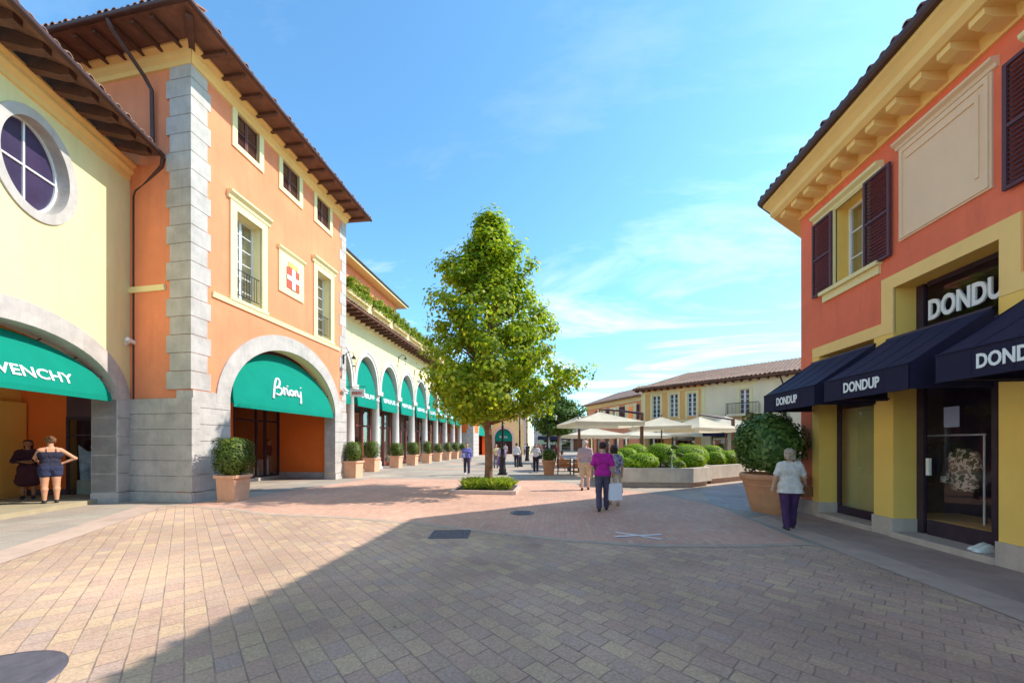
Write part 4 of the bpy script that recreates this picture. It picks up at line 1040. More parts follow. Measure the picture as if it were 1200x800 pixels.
for s0 in (1, 3.2, 5.4, 7.6, 9.8): mb.box(s0, s0+1.2, -.3, -.2, .1, 2.8)
mb.build('shopfront', M['glass_dark'], B)
# ================================================================== ground
def sheet(name, poly, z, mat, kind='structure'):
    mb = MB(); mb.add([(x, y, z) for x, y in poly], [tuple(range(len(poly)))]); o = mb.build(name, mat); return tag(o, kind=kind)
A48 = -math.atan2(.89, -1.003)
slab = paving('pale_slabs', [(.40, .32, .25), (.46, .38, .29), (.36, .30, .245), (.44, .34, .26)], .9, .6, 0, .008, (.20, .16, .13), .2, patch=.2)
pave = paving('tumbled_pavers', [(.46, .295, .225), (.56, .375, .24), (.50, .315, .235), (.585, .405, .25), (.475, .325, .24), (.54, .35, .235), (.465, .325, .258)], .24, .172, A48, .0075, (.25, .17, .135), .5, patch=.3)
pink = paving('red_brick_paving', [(.57, .315, .225), (.64, .365, .255), (.59, .335, .24), (.62, .40, .29)], .21, .105, R(90), .006, (.42, .27, .20), .3, patch=.16)
strip = surf('concrete_strip', (.52, .37, .285), .9, .14, 1.3, .2, 30, dirt=.35)
dark = surf('dark_pavement', (.42, .285, .235), .9, .2, .8, .25, 30, dirt=.4)
bluegrey = paving('grey_paving', [(.33, .31, .29), (.39, .36, .33), (.36, .33, .31)], .5, .3, R(39), .008, (.2, .18, .17), .2)
G = 350
sheet('ground', [(-G, -G), (G, -G), (G, G), (-G, G)], 0, slab)
edge = [(-10.6, 8.95), (-8.2, 8.5), (-6.92, 8.06), (-4.91, 7.9), (-2.67, 7.4), (-.78, 6.75), (.43, 6.42), (1.52, 6.28), (3.0, 6.40), (4.3, 6.7)]
sheet('paver_field', [(-7.6, 4.0), (-3, -6), (4.4, -8), (4.45, 6.25), (4.3, 6.7)]+edge[::-1][1:], .004, pave)
def off(P, w): return [(x, y+w) for x, y in P]
sheet('border_course', edge+off(edge, .16)[::-1], .008, surf('worn_border', (.47, .355, .27), .9, .16, 2.4, .2, 30, dirt=.3))
e2 = off(edge, .15)
sheet('brick_plaza', e2+[(4.4, 10.8), (3.2, 13.4), (-.5, 17.2), (-9.0, 17.2), (-9.6, 12), (-9.6, 10.2)], .004, pink)
sheet('pavement_band', [(-10.6, 8.95), (-11.4, 8.95), (-8.2, 4.0), (-7.6, 4.0)], .008, strip)
sheet('shop_pavement', [(4.95, -8), (6.2, -8), (6.2, 10.08), (4.95, 9.3)], .004, dark)
sheet('edge_strip', [(4.45, -8), (4.95, -8), (4.95, 9.3), (4.45, 9.0)], .008, strip)
sheet('side_lane', [(4.4, 10.9), (4.9, 9.4), (6.2, 10.2), (14, 16.4), (10.5, 19.4), (5.4, 14.5)], .006, bluegrey)
sheet('far_brick_strip', [(-9, 24), (8, 24), (8, 24.7), (-9, 24.7)], .004, pink)
sheet('far_brick_band', [(-9, 30), (8, 30), (8, 31.5), (-9, 31.5)], .004, pink)

# manhole cover, drain, sett disc, painted cross
def cover(name, label, cx, cy, w, h, rz, slots):
    t = thing(name, label, 'manhole cover', (cx, cy, 0))
    c, s_ = math.cos(rz), math.sin(rz); fr = lambda x, y, z: (cx+x*c-y*s_, cy+x*s_+y*c, z)
    mb = MB(fr); mb.box(-w/2, w/2, -h/2, -h/2+.04, 0, .014); mb.box(-w/2, w/2, h/2-.04, h/2, 0, .014); mb.box(-w/2, -w/2+.04, -h/2+.04, h/2-.04, 0, .014); mb.box(w/2-.04, w/2, -h/2+.04, h/2-.04, 0, .014); mb.build('rim', M['metalgrey'], t)
    mb = MB(fr)
    for i in range(slots):
        for j in range(slots):
            x0 = -w/2+.05+i*(w-.1)/slots; y0 = -h/2+.05+j*(h-.1)/slots; mb.box(x0+.006, x0+(w-.1)/slots-.006, y0+.006, y0+(h-.1)/slots-.006, 0, .012)
    mb.box(-w/2+.045, w/2-.045, -h/2+.045, h/2-.045, 0, .009)
    mb.build('lid', M['metalgrey'], t)
cover('manhole_cover', 'dark square metal manhole cover set in the shaded paving', -1.95, 6.72, .72, .62, R(8), 8)
t = thing('drain_cover', 'small round dark drain cover in the brick paving', 'drain cover', (-.8, 9.0, 0))
mb = MB(); mb.lathe(-.8, 9.0, [(.30, 0), (.30, .012), (.25, .014)], 28); mb.build('rim', M['metalgrey'], t)
mb = MB(); mb.lathe(-.8, 9.0, [(.25, .008), (.01, .012)], 24, False)
for k in range(-4, 5): mb.box(-.8-.2, -.8+.2, 9.0+k*.05-.012, 9.0+k*.05+.012, .010, .018)
mb.build('lid', M['metalgrey'], t)
t = thing('round_sett_disc', 'round disc paved with small dark stones inside a metal rim', 'manhole cover', (-4.08, 2.03, 0))  # round disc of darker setts inside a metal rim
mb = MB(); mb.lathe(-4.08, 2.03, [(.52, 0), (.52, .014), (.48, .014)], 40); mb.build('rim', M['metalgrey'], t)
mb = MB(); mb.lathe(-4.08, 2.03, [(.48, .010), (.005, .010)], 40, False); mb.build('lid', paving('disc_setts', [(.24, .20, .18), (.30, .25, .22), (.27, .23, .20)], .16, .1, .3, .012, (.06, .05, .05), .5), t)
t = tag(sheet('painted_cross', [(1.12, 7.22), (1.2, 7.27), (1.93, 6.83), (1.86, 6.78)], .009, surf('worn_white_paint', (.78, .70, .66), .8, .12, 6.), 'x'), 'faint white cross of two crossing bars marked on the brick paving', 'floor marking'); del t['kind']
me = t.data; bm = bmesh.new(); bm.from_mesh(me); vs = [bm.verts.new(p) for p in ((1.08, 6.92, .013), (1.1, 6.84, .013), (2.0, 7.10, .013), (1.98, 7.18, .013))]; bm.faces.new(vs); bm.to_mesh(me); bm.free()

# ================================================================== planted things
def blob_leaves(name, P0, rad, n, size, mat, parent, org, seed, square=2., shell=.75, lump=.12):
    """leaves through the shell of a super-ellipsoid with lumps"""
    g = np.random.default_rng(seed)
    v = g.normal(0, 1, (n, 3)); v /= np.linalg.norm(v, axis=1)[:, None]
    k = (np.abs(v)**square).sum(1)**(-1/square)
    u = v*k[:, None]
    ph = g.uniform(0, 6, 6)
    lm = 1+lump*(np.sin(v[:, 0]*5+ph[0])*np.sin(v[:, 1]*6+ph[1])+.6*np.sin(v[:, 2]*8+ph[2])*np.sin(v[:, 0]*9+ph[3]))
    r = (shell+(1-shell)*g.random(n)**.6)*lm
    P = u*r[:, None]*np.array(rad)+np.array(P0)
    nn = v/np.array(rad); nn /= np.linalg.norm(nn, axis=1)[:, None]
    return leaf_mesh(name, P, nn+np.array([0, 0, .35]), size, mat, parent, org, .55, seed=seed)
def ellipsoid(mb, c, rad, seg=14, rings=8):
    vs = []
    for i in range(rings+1):
        a = math.pi*i/rings-math.pi/2
        for k in range(seg):
            b = 2*math.pi*k/seg; vs.append((c[0]+rad[0]*math.cos(a)*math.cos(b), c[1]+rad[1]*math.cos(a)*math.sin(b), c[2]+rad[2]*math.sin(a)))
    mb.add(vs, [(i*seg+k, i*seg+(k+1) % seg, (i+1)*seg+(k+1) % seg, (i+1)*seg+k) for i in range(rings) for k in range(seg)], True)

def square_pot(t, x, y, w, h, mat):
    mb = MB(); b = w*.43; a = w/2
    mb.hexa([(x-b, y-b, 0), (x+b, y-b, 0), (x+b, y+b, 0), (x-b, y+b, 0), (x-a*.96, y-a*.96, h-.07), (x+a*.96, y-a*.96, h-.07), (x+a*.96, y+a*.96, h-.07), (x-a*.96, y+a*.96, h-.07)])
    p = mb.build('pot', mat, t)
    mb = MB(); q = a+.015
    for s in (-1, 1):
        mb.box(x-q, x+q, y+s*q-.03, y+s*q+.03, h-.09, h) ; mb.box(x+s*q-.03, x+s*q+.03, y-q+.03, y+q-.03, h-.088, h-.001)
    mb.build('rim', mat, p)
    mb = MB(); mb.box(x-a+.02, x+a-.02, y-a+.02, y+a-.02, h-.08, h-.03); mb.build('soil', M['soil'], t)
def potted(name, label, x, y, w, h, sw, sh, n, mat, seed, group=None, pm='terra_pale'):
    t = thing(name, label, 'potted shrub', (x, y, 0), group)
    square_pot(t, x, y, w, h, M[pm])
    mb = MB(); ellipsoid(mb, (x, y, h+sh*.5), (sw*.36, sw*.36, sh*.40)); mb.tube([(x, y, h-.05), (x, y, h+.2)], .03, 6); mb.build('twigs', M['core'], t)
    blob_leaves('foliage', (x, y, h+sh*.5), (sw/2, sw/2, sh/2), n, .062, M['box'], t, (x, y, 0), seed, 4.5, .68, .07)
potted('potted_shrub', 'clipped box shrub in a square terracotta pot at the corner of the tall orange building', -9.62, 10.02, .62, .78, .86, 1.10, 5200, 'box', 3)
ordn = ['first', 'second', 'third', 'fourth', 'fifth', 'sixth', 'seventh', 'eighth', 'ninth', 'tenth']
for k, (x, y) in enumerate([(-10.15, 17.55), (-11.25, 21.6), (-11.3, 25.2), (-11.35, 28.4), (-11.35, 31.7), (-11.4, 34.9), (-11.4, 38.1), (-11.4, 41.3), (-11.4, 44.5)]):
    potted('potted_shrub', 'box shrub in a square terracotta pot, %s in the row along the arcade' % ordn[k], x, y, .74, .85, rng.uniform(.78, .98), rng.uniform(.88, 1.12), 2600 if k < 4 else 1500, 'box', 60+k, 'potted shrubs along the arcade')

# large round terracotta pot with a laurel bush
X, Y = 5.44, 9.93
t = thing('laurel_pot', 'big round dark green laurel bush in a huge round terracotta pot', 'potted shrub', (X, Y, 0))
mb = MB(); mb.lathe(X, Y, [(.44, 0), (.455, .02), (.52, .3), (.60, .6), (.645, .76), (.66, .78), (.655, .80), (.69, .815), (.71, .86), (.71, .93), (.69, .96), (.64, .96), (.62, .88)], 40); p = mb.build('pot', M['terra'], t)
mb = MB(); mb.lathe(X, Y, [(.628, .66), (.645, .68), (.628, .70)], 40, False); mb.build('rim', M['terra'], p)
mb = MB(); mb.lathe(X, Y, [(.63, .87), (.01, .90)], 24, False); mb.build('soil', M['soil'], t)
mb = MB()
for k in range(5):
    a = k*1.26; mb.tube([(X+.04*math.cos(a), Y+.04*math.sin(a), .85), (X+.12*math.cos(a), Y+.12*math.sin(a), 1.2), (X+.35*math.cos(a), Y+.35*math.sin(a), 1.7)], [.03, .025, .012], 6)
mb.build('stem', M['bark'], t)
mb = MB(); ellipsoid(mb, (X, Y, 1.75), (.42, .42, .36)); mb.build('twigs', M['core'], t)
blob_leaves('foliage', (X-.09, Y, 1.73), (.74, .74, .74), 9000, .10, M['laurel'], t, (X, Y, 0), 5, 2.2, .5, .16)

# ------------------------------------------------ plaza tree
def tree(name, label, x, y, prof, nclump, per, crad, lsize, mat, seed, th, tr):
    g = np.random.default_rng(seed); r_ = random.Random(seed)
    t = thing(name, label, 'tree', (x, y, 0))
    top = prof[-1][0]; low = prof[0][0]
    mb = MB()
    zz = [0, .25, 1, 2, low+.6, (low+top)/2, top*.82, top-.2]
    mb.tube([(x+.04*math.sin(z*1.3), y+.03*math.cos(z), z) for z in zz], [tr*1.25, tr*1.02, tr*.95, tr*.86, tr*.74, tr*.42, tr*.18, .01], 12)
    trunk = mb.build('trunk', M['bark'], t)
    def ext(z, a):
        for (z0, l0, r0), (z1, l1, r1) in zip(prof[:-1], prof[1:]):
            if z0 <= z <= z1:
                f = (z-z0)/(z1-z0); l = l0+(l1-l0)*f; r = r0+(r1-r0)*f
                return l+(r-l)*(math.cos(a)*.5+.5)
        return .05
    C = []
    limbs = MB()
    for i in range(nclump):
        z = low+(top-low)*(r_.random()**1.12); a = r_.uniform(0, 2*math.pi)
        R_ = ext(z, a)*(1+.17*math.sin(a*3+z*2.1)+.13*math.sin(a*7-z*3.3))*(1.12 if r_.random() < .06 else 1)
        f = r_.random()**.48
        rr = R_*(.16+.84*f)
        C.append((x+rr*math.cos(a), y+rr*math.sin(a), z+.12*math.sin(a*5), f))
        if i % 12 == 0:      # a leafy limb: foliage gathers along its outer half
            ln = R_*r_.uniform(.95, 1.22); zt = min(top-.2, z+.12+ln*.10); zb = max(low*.92, z-ln*.55)
            limbs.tube([(x, y, zb), (x+ln*.5*math.cos(a), y+ln*.5*math.sin(a), (zb+zt)/2+.06), (x+ln*.97*math.cos(a), y+ln*.97*math.sin(a), zt)], [.05, .03, .008], 5, False)
            for q in range(7):
                u = .42+.6*q/7; w_ = .34*(1.1-u)+.05
                C.append((x+ln*u*math.cos(a)+r_.gauss(0, w_*.6), y+ln*u*math.sin(a)+r_.gauss(0, w_*.6), zb+(zt-zb)*u+.1+r_.gauss(0, .10), 1.))
        if i % 5 == 0 and rr > .5:
            zb = max(low*.92, z-rr*.55-.2)
            limbs.tube([(x, y, zb), (x+rr*.5*math.cos(a), y+rr*.5*math.sin(a), (zb+z)/2+.05), (x+rr*.95*math.cos(a), y+rr*.95*math.sin(a), z)], [.045, .028, .008], 5, False)
    lb = limbs.build('limbs', M['bark'], t)
    C = np.array(C)
    P = np.repeat(C[:, :3], per, 0)+np.clip(g.normal(0, 1, (len(C)*per, 3)), -1.7, 1.7)*np.array([crad, crad, crad*.62])*np.repeat(g.uniform(.6, 1.25, (len(C), 1)), per, 0)
    out = P-np.array([x, y, (low+top)/2-1]); out /= np.linalg.norm(out, axis=1)[:, None]
    leaf_mesh('crown', P, out*.6+np.array([0, 0, .55]), lsize, mat, t, (x, y, 0), .6, .85, seed)
    return t
prof = [(2.6, .8, 1.1), (2.95, 1.7, 2.3), (3.7, 1.95, 2.85), (4.9, 1.95, 2.45), (6.3, 2.05, 2.0), (7.5, 1.75, 1.5), (8.3, .95, 1.15), (8.9, .6, .75), (9.5, .22, .25), (9.95, .04, .04)]
tree('plaza_tree', 'tall conical green tree standing in the low planting bed of the plaza', -2.45, 13.35, prof, 430, 58, .23, .138, M['leaf'], 21, 10, .155)
tree('street_tree', 'smaller darker tree farther down the street behind the plaza tree', .3, 33, [(2.7, 1, 1), (3.4, 2.2, 2.2), (4.4, 2.4, 2.4), (5.2, 1.2, 1.2), (5.7, .2, .2)], 200, 40, .3, .2, M['leaf_far'], 5, 6, .12)
# tree bed with ornamental grass
x0, x1, y0, y1 = -3.55, -1.28, 12.15, 14.1
t = thing('tree_bed', 'low square stone kerbed bed around the foot of the plaza tree', 'planting bed', ((x0+x1)/2, (y0+y1)/2, 0))
mb = MB(); k = .12; h = .13
mb.box(x0, x1, y0, y0+k, 0, h); mb.box(x0, x1, y1-k, y1, 0, h); mb.box(x0, x0+k, y0+k, y1-k, 0, h-.002); mb.box(x1-k, x1, y0+k, y1-k, 0, h-.002); mb.build('kerb', M['plinth'], t)
mb = MB(); mb.box(x0+k, x1-k, y0+k, y1-k, 0, .10); mb.build('soil', M['soil'], t)
g = np.random.default_rng(9); n = 2600
ok = []
while len(ok) < n:
    a, b = g.uniform(x0+.35, x1-.3), g.uniform(y0+.3, y1-.2)
    if ((a+2.98)/(.5+.1*math.sin(b*9)))**2+((b-13.05)/.5)**2 < 1 or ((a+1.95)/(.42+.1*math.sin(b*7)))**2+((b-13.05)/.55)**2 < 1: ok.append((a, b))
ok = np.array(ok); hgt = g.uniform(.14, .42, n); lean = g.normal(0, .14, (n, 2)); wv = g.uniform(.006, .012, n); an = g.uniform(0, 6.28, n)
V = np.empty((n, 4, 3)); 
V[:, 0] = np.c_[ok[:, 0]-wv*np.cos(an), ok[:, 1]-wv*np.sin(an), np.full(n, .12)]; V[:, 1] = np.c_[ok[:, 0]+wv*np.cos(an), ok[:, 1]+wv*np.sin(an), np.full(n, .12)]
V[:, 2] = np.c_[ok[:, 0]+lean[:, 0]*.45+wv*.7*np.cos(an), ok[:, 1]+lean[:, 1]*.45+wv*.7*np.sin(an), .12+hgt*.7]; V[:, 3] = np.c_[ok[:, 0]+lean[:, 0], ok[:, 1]+lean[:, 1], .12+hgt]
me = bpy.data.meshes.new('grass'); me.from_pydata(V.reshape(-1, 3).tolist(), [], [(4*i, 4*i+1, 4*i+2, 4*i+3) for i in range(n)]); me.materials.append(M['grass'])
o = bpy.data.objects.new('grass', me); COL.objects.link(o); tag(o, 'tufts of light green ornamental grass growing around the tree trunk', 'grass', kind='stuff')

# ------------------------------------------------ travertine planters with topiary
def planter(label, poly, z0, z1):
    cx = sum(p[0] for p in poly)/len(poly); cy = sum(p[1] for p in poly)/len(poly)
    t = thing('stone_planter', label, 'planter', (cx, cy, 0))
    ins = [(cx+(x-cx)*.93, cy+(y-cy)*.90) for x, y in poly]; n = len(poly)
    mb = MB(); mb.prism(ins, 0, z0); mb.build('plinth', M['plinth'], t)
    inn = [(cx+(x-cx)*.90, cy+(y-cy)*.87) for x, y in poly]
    mb = MB(); mb.add([(x, y, z0) for x, y in poly]+[(x, y, z1) for x, y in poly]+[(x, y, z1) for x, y in inn]+[(x, y, z1-.12) for x, y in inn],
                      [(i, (i+1) % n, n+(i+1) % n, n+i) for i in range(n)]+[(n+i, n+(i+1) % n, 2*n+(i+1) % n, 2*n+i) for i in range(n)]+[(2*n+i, 2*n+(i+1) % n, 3*n+(i+1) % n, 3*n+i) for i in range(n)]+[tuple(range(n-1, -1, -1))])
    mb.build('wall', M['trav'], t)
    mb = MB(); mb.prism(inn, z0, z1-.1); mb.build('soil', M['soil'], t)
planter('angled travertine planter wall with a shaded long side facing the plaza', [(1.75, 14.85), (5.35, 14.95), (6.4, 15.9), (6.5, 19.2), (2.2, 19.4)], .2, .76)
planter('second travertine planter stepping back beside the side lane', [(6.55, 16.35), (10.6, 19.75), (9.6, 22.4), (6.6, 19.6)], .22, .78)
tp = [(3.55, 15.6, .95, .68, .40), (4.75, 17.3, 1.28, .62, .46), (5.78, 16.2, .98, .48, .36), (6.0, 17.7, 1.15, .95, .55), (3.2, 17.0, 1.2, .5, .34), (2.55, 16.0, 1.05, .36, .36), (4.95, 15.55, .82, .30, .22), (7.55, 18.3, .95, .42, .40), (8.3, 18.9, .95, .45, .42), (9.1, 20.0, .98, .55, .42), (8.1, 20.2, 1.15, .6, .5), (3.9, 18.6, 1.3, .6, .42), (2.9, 15.4, .9, .34, .24), (5.0, 16.6, 1.0, .34, .30)]
lab = ['wide bright green topiary cushion at the front edge of the planter beside the shopping couple', 'tall rounded topiary cushion behind the wide one, beside the bare stems', 'round topiary ball at the corner of the planter wall', 'largest domed topiary cushion in the middle of the planter',
       'rounded topiary behind the couple near the wooden mast', 'small topiary ball just right of the man in the magenta shirt', 'tiny topiary cushion low at the front wall between two larger ones', 'topiary ball at the front of the second planter', 'second topiary ball along the second planter wall',
       'topiary cushion nearest the laurel bush in the second planter', 'back topiary dome of the second planter', 'back topiary dome near the parasol mast in the first planter', 'small low topiary at the left front of the planter', 'small topiary between the tall cushion and the corner ball']
for k, (x, y, z, rx, rz_) in enumerate(tp):
    t = thing('topiary', lab[k], 'topiary', (x, y, .64), 'topiary cushions in the stone planters')
    mb = MB(); ellipsoid(mb, (x, y, z), (rx*.86, rx*.86, rz_*.84)); mb.tube([(x, y, .6), (x, y, z)], .04, 6); mb.build('twigs', M['core_green'], t)
    blob_leaves('foliage', (x, y, z), (rx, rx, rz_), int(2600*rx+700), .06, M['topi'], t, (x, y, .64), 300+k, 2.3, .84, .06)
# cloud-pruned shrub on bare stems
t = thing('cloud_pruned_shrub', 'spindly cloud pruned shrub with small leaf pads on pale bare stems in the planter', 'shrub', (4.62, 15.15, .64))
mb = MB(); mb.tube([(4.62, 15.15, .62), (4.6, 15.15, 1.1), (4.68, 15.2, 1.55)], [.025, .02, .012], 6)
for dx_, z in ((-.25, .95), (.28, .9), (.26, 1.25), (-.12, 1.3)): mb.tube([(4.61, 15.15, z-.15), (4.62+dx_, 15.15, z)], .012, 5)
mb.build('stem', M['white_stone'], t)
for j, (dx_, z, r) in enumerate(((-.28, .98, .15), (.3, .92, .18), (.28, 1.27, .15), (-.12, 1.33, .11), (.08, 1.58, .14))):
    blob_leaves('leaf_pad', (4.62+dx_, 15.15, z), (r, r, r*.6), 420, .05, M['box'], t, (4.62, 15.15, .64), 500+j, 2., .5)

# ------------------------------------------------ parasols
def parasol(label, x, y, w, zr, za, rz, mast=None, cross=False):
    t = thing('parasol', label, 'parasol', (x, y, 0) if mast is None else (mast[0], mast[1], 0), 'cream parasols of the cafe terrace')
    c, s_ = math.cos(rz), math.sin(rz); fr = lambda u, v, z: (x+u*c-v*s_, y+u*s_+v*c, z)
    mb = MB(fr); K = 8; a = w/2; vs = []; ring = []
    # sagging pyramid canopy as a grid of rings
    S4 = [(-1, -1), (-.33, -1), (.33, -1), (1, -1), (1, -.33), (1, .33), (1, 1), (.33, 1), (-.33, 1), (-1, 1), (-1, .33), (-1, -.33)]
    for i in range(K+1):
        f = .03+.97*i/K
        for (p, q) in S4:
            cor = abs(p*q); sag = .10*math.sin(math.pi*f)*(1-cor)+.06*(1-cor)*f
            vs.append((a*f*p, a*f*q, za-(za-zr)*f**.85-sag*0.6))
    n = 12
    mb.add(vs, [(i*n+j, i*n+(j+1) % n, (i+1)*n+(j+1) % n, (i+1)*n+j) for i in range(K) for j in range(n)]+[tuple(range(n))], False)
    rim = vs[K*n:]
    mb.add(rim+[(p, q, z-.20) for p, q, z in rim], [(j, (j+1) % n, n+(j+1) % n, n+j) for j in range(n)])
    cp = mb.build('canopy', M['canopy'], t)
    mb = MB(fr)
    for p, q in ((-1, -1), (1, -1), (1, 1), (-1, 1)): mb.tube([(0, 0, za-.25), (a*.5*p, a*.5*q, (za+zr)/2-.12), (a*.98*p, a*.98*q, zr-.04)], .018, 5)
    mb.tube([(0, 0, za-.55), (0, 0, za+.12)], .03, 6)
    mb.build('rib', M['teak'], t)
    mb = MB()
    if mast is None: mb.tube([(x, y, 0), (x, y, za)], .04, 8); mb.box(x-.35, x+.35, y-.35, y+.35, 0, .08); mb.build('pole', M['teak'], t)
    else:
        mx_, my_, mz_ = mast; mb.box(mx_-.075, mx_+.075, my_-.075, my_+.075, 0, mz_); mb.box(mx_-.3, mx_+.3, my_-.3, my_+.3, 0, .06); mb.build('mast', M['teak'], t)
        mb = MB(); mb.tube([(mx_, my_, mz_-.05), ((mx_+x)/2, (my_+y)/2, mz_+.10), (x, y, za+.10)], [.07, .06, .04], 6); mb.build('arm', M['darkframe'], t)
parasol('square cream cantilever parasol hanging left of the dark wooden mast in the planter', 2.35, 19.8, 3.4, 2.8, 3.42, R(12), (4.56, 20, 3.35))
parasol('cream parasol just right of the wooden mast above the topiary', 6.2, 22.3, 3.2, 2.7, 3.3, R(-20))
parasol('broad cream parasol hung from the mast beside the laurel bush', 8.7, 23.4, 3.1, 2.62, 3.38, R(25), (10.9, 24, 3.25))
parasol('farthest right cream parasol half hidden behind the mast by the laurel bush', 12.0, 27.5, 3.0, 2.9, 3.7, R(0))
parasol('low cream parasol at the back left above the cafe tables', 2.9, 28.5, 4.4, 2.35, 2.95, R(5))
parasol('low cream parasol at the back behind the wooden mast', 6.7, 30, 3.4, 2.35, 2.9, R(10))
parasol('tan shaded parasol at the left end of the terrace behind the benches', 1.5, 24, 2.0, 2.95, 3.5, R(30), (1.45, 22.2, 2.75))
parasol('back row cream parasol between the two masts', 9.9, 31.5, 3.2, 2.5, 3.1, R(-35))

# benches seen from behind
for k, x in enumerate((.12, 1.0)):
    t = thing('bench', ['orange brown wooden bench seen from behind beside the ball shrub pot', 'orange brown wooden bench seen from behind next to the man in beige shorts'][k], 'bench', (x+.35, 20.6, 0), 'benches of the cafe terrace')
    mb = MB()
    for i in range(4): mb.box(x, x+.78, 20.42+i*.012, 20.45+i*.012, .42+i*.115, .42+i*.115+.10)
    mb.build('backrest', M['wood'], t)
    mb = MB()
    for i in range(4): mb.box(x, x+.78, 20.5+i*.11, 20.6+i*.11, .40, .43)
    mb.build('seat', M['wood'], t)
    for xx in (x+.03, x+.72):
        mb = MB(); mb.box(xx, xx+.05, 20.4, 20.45, 0, .9); mb.box(xx, xx+.05, 20.88, 20.93, 0, .4); mb.box(xx, xx+.05, 20.45, 20.88, .34, .398); mb.build('leg', M['iron'], t)
t = thing('ball_shrub', 'dark green ball shrub in a round terracotta pot beside the benches', 'potted shrub', (-.32, 20.5, 0))
mb = MB(); mb.lathe(-.32, 20.5, [(.27, 0), (.33, .5), (.37, .7), (.40, .72), (.40, .8), (.34, .8)], 20); mb.build('pot', M['terra'], t)
mb = MB(); ellipsoid(mb, (-.32, 20.5, 1.08), (.33, .33, .28)); mb.build('twigs', M['core'], t)
blob_leaves('foliage', (-.32, 20.5, 1.08), (.42, .42, .36), 1500, .07, M['box'], t, (-.32, 20.5, 0), 77, 2.2, .75)

# lamp posts
def lamp_post(x, y, h, label):
    t = thing('lamp_post', label, 'lamp post', (x, y, 0), 'black lamp posts along the street')
    mb = MB(); mb.box(x-.24, x+.24, y-.24, y+.24, 0, .10); mb.lathe(x, y, [(.2, .1), (.21, .3), (.17, .38), (.15, .9), (.17, .95), (.13, 1.02), (.11, 1.35), (.13, 1.4), (.065, 1.5)], 14); mb.build('base', M['iron'], t)
    mb = MB(); mb.lathe(x, y, [(.065, 1.5), (.06, 2.6), (.085, 2.65), (.055, 2.7), (.045, h)], 10); mb.build('post', M['iron'], t)
    for s in (-1, 1):
        mb = MB(); mb.tube([(x, y, h-.3), (x+s*.35, y, h-.05), (x+s*.6, y, h+.08), (x+s*.7, y, h-.08)], .02, 6); a = mb.build('arm', M['iron'], t)
        mb = MB(); mb.lathe(x+s*.7, y, [(.05, h-.52), (.13, h-.2), (.14, h-.18), (.03, h-.06)], 8); mb.build('lantern', M['whitepaint'], a)
lamp_post(-2.86, 20.1, 4.3, 'black lamp post right behind the plaza tree trunk')
lamp_post(-2.61, 27.5, 4.2, 'black lamp post with a stout base midway down the street')
lamp_post(-2.73, 36.5, 4.2, 'farthest black lamp post down the street')
lamp_post(-.6, 31, 4.2, 'slim black lamp post behind the woman in the white top')

# wall lanterns and cameras
def wall_lantern(fr, s, z, label, d=0.):
    t = thing('wall_lantern', label, 'wall lantern', fr(s, d, z), 'iron lanterns on the facades')
    mb = MB(fr); mb.box(s-.04, s+.04, d-.02, d+.03, z-.3, z+.15); mb.tube([(s, d, z+.05), (s, d+.25, z+.28), (s, d+.52, z+.22), (s, d+.55, z+.08)], .018, 6); mb.build('bracket', M['iron'], t)
    c = fr(s, d+.55, 0); mb = MB(); mb.lathe(c[0], c[1], [(.02, z+.1), (.10, z-.02), (.13, z-.06)], 8); mb.lathe(c[0], c[1], [(.07, z-.42), (.06, z-.46), (.01, z-.48)], 8); mb.build('cap', M['iron'], t)
    mb = MB(); mb.lathe(c[0], c[1], [(.07, z-.42), (.115, z-.06)], 8); mb.build('glass_body', M['glass'], t)
wall_lantern(FO, 17.2, 6.0, 'iron lantern on the right quoins of the tall orange building', .04)
wall_lantern(FA, 27.2, 8.3, 'iron lantern above the columns near the middle of the arcade')
wall_lantern(FA, 30.4, 7.9, 'iron lantern on the arcade partly behind the tree crown')
def camera_(fr, s, d, z, label, aim):
    t = thing('security_camera', label, 'security camera', fr(s, d, z), 'white security cameras')
    mb = MB(fr); mb.tube([(s, d, z-.05), (s, d+.12, z)], .025, 6); mb.box(s-.05, s+.05, d-.01, d+.03, z-.11, z+.02); mb.build('mount', M['whitepaint'], t)
    mb = MB(fr); q = aim; mb.tube([(s-q*.16, d+.14, z+.05), (s+q*.14, d+.16, z-.01)], .06, 10); mb.build('housing', M['whitepaint'], t)
camera_(FY, -.12, .0, 4.75, 'white security camera on the yellow wall beside the downpipe', 1)
camera_(FO, 17.15, .045, 4.35, 'white security camera on the right pier of the tall orange building', 1)
# blade sign at the first column
t = thing('hanging_sign', 'small cream hanging sign with unreadable red lettering at the first arcade column', 'sign', (-11.3, 19.9, 4.6))
mb = MB(); mb.box(-11.75, -10.85, 19.96, 20.0, 4.42, 4.86); mb.build('board', M['whitepaint'], t)
mb = MB(); mb.tube([(-12.2, 19.98, 5.0), (-10.8, 19.98, 5.0)], .02, 6); mb.build('bracket', M['iron'], t)
mb = MB(); scribble(mb, lambda u, v, d: (-11.62+.62*u, 19.955-d, 4.55+.16*v), 8, 5); mb.build('lettering', surf('sign_red', (.5, .06, .05), .6, .05), t)

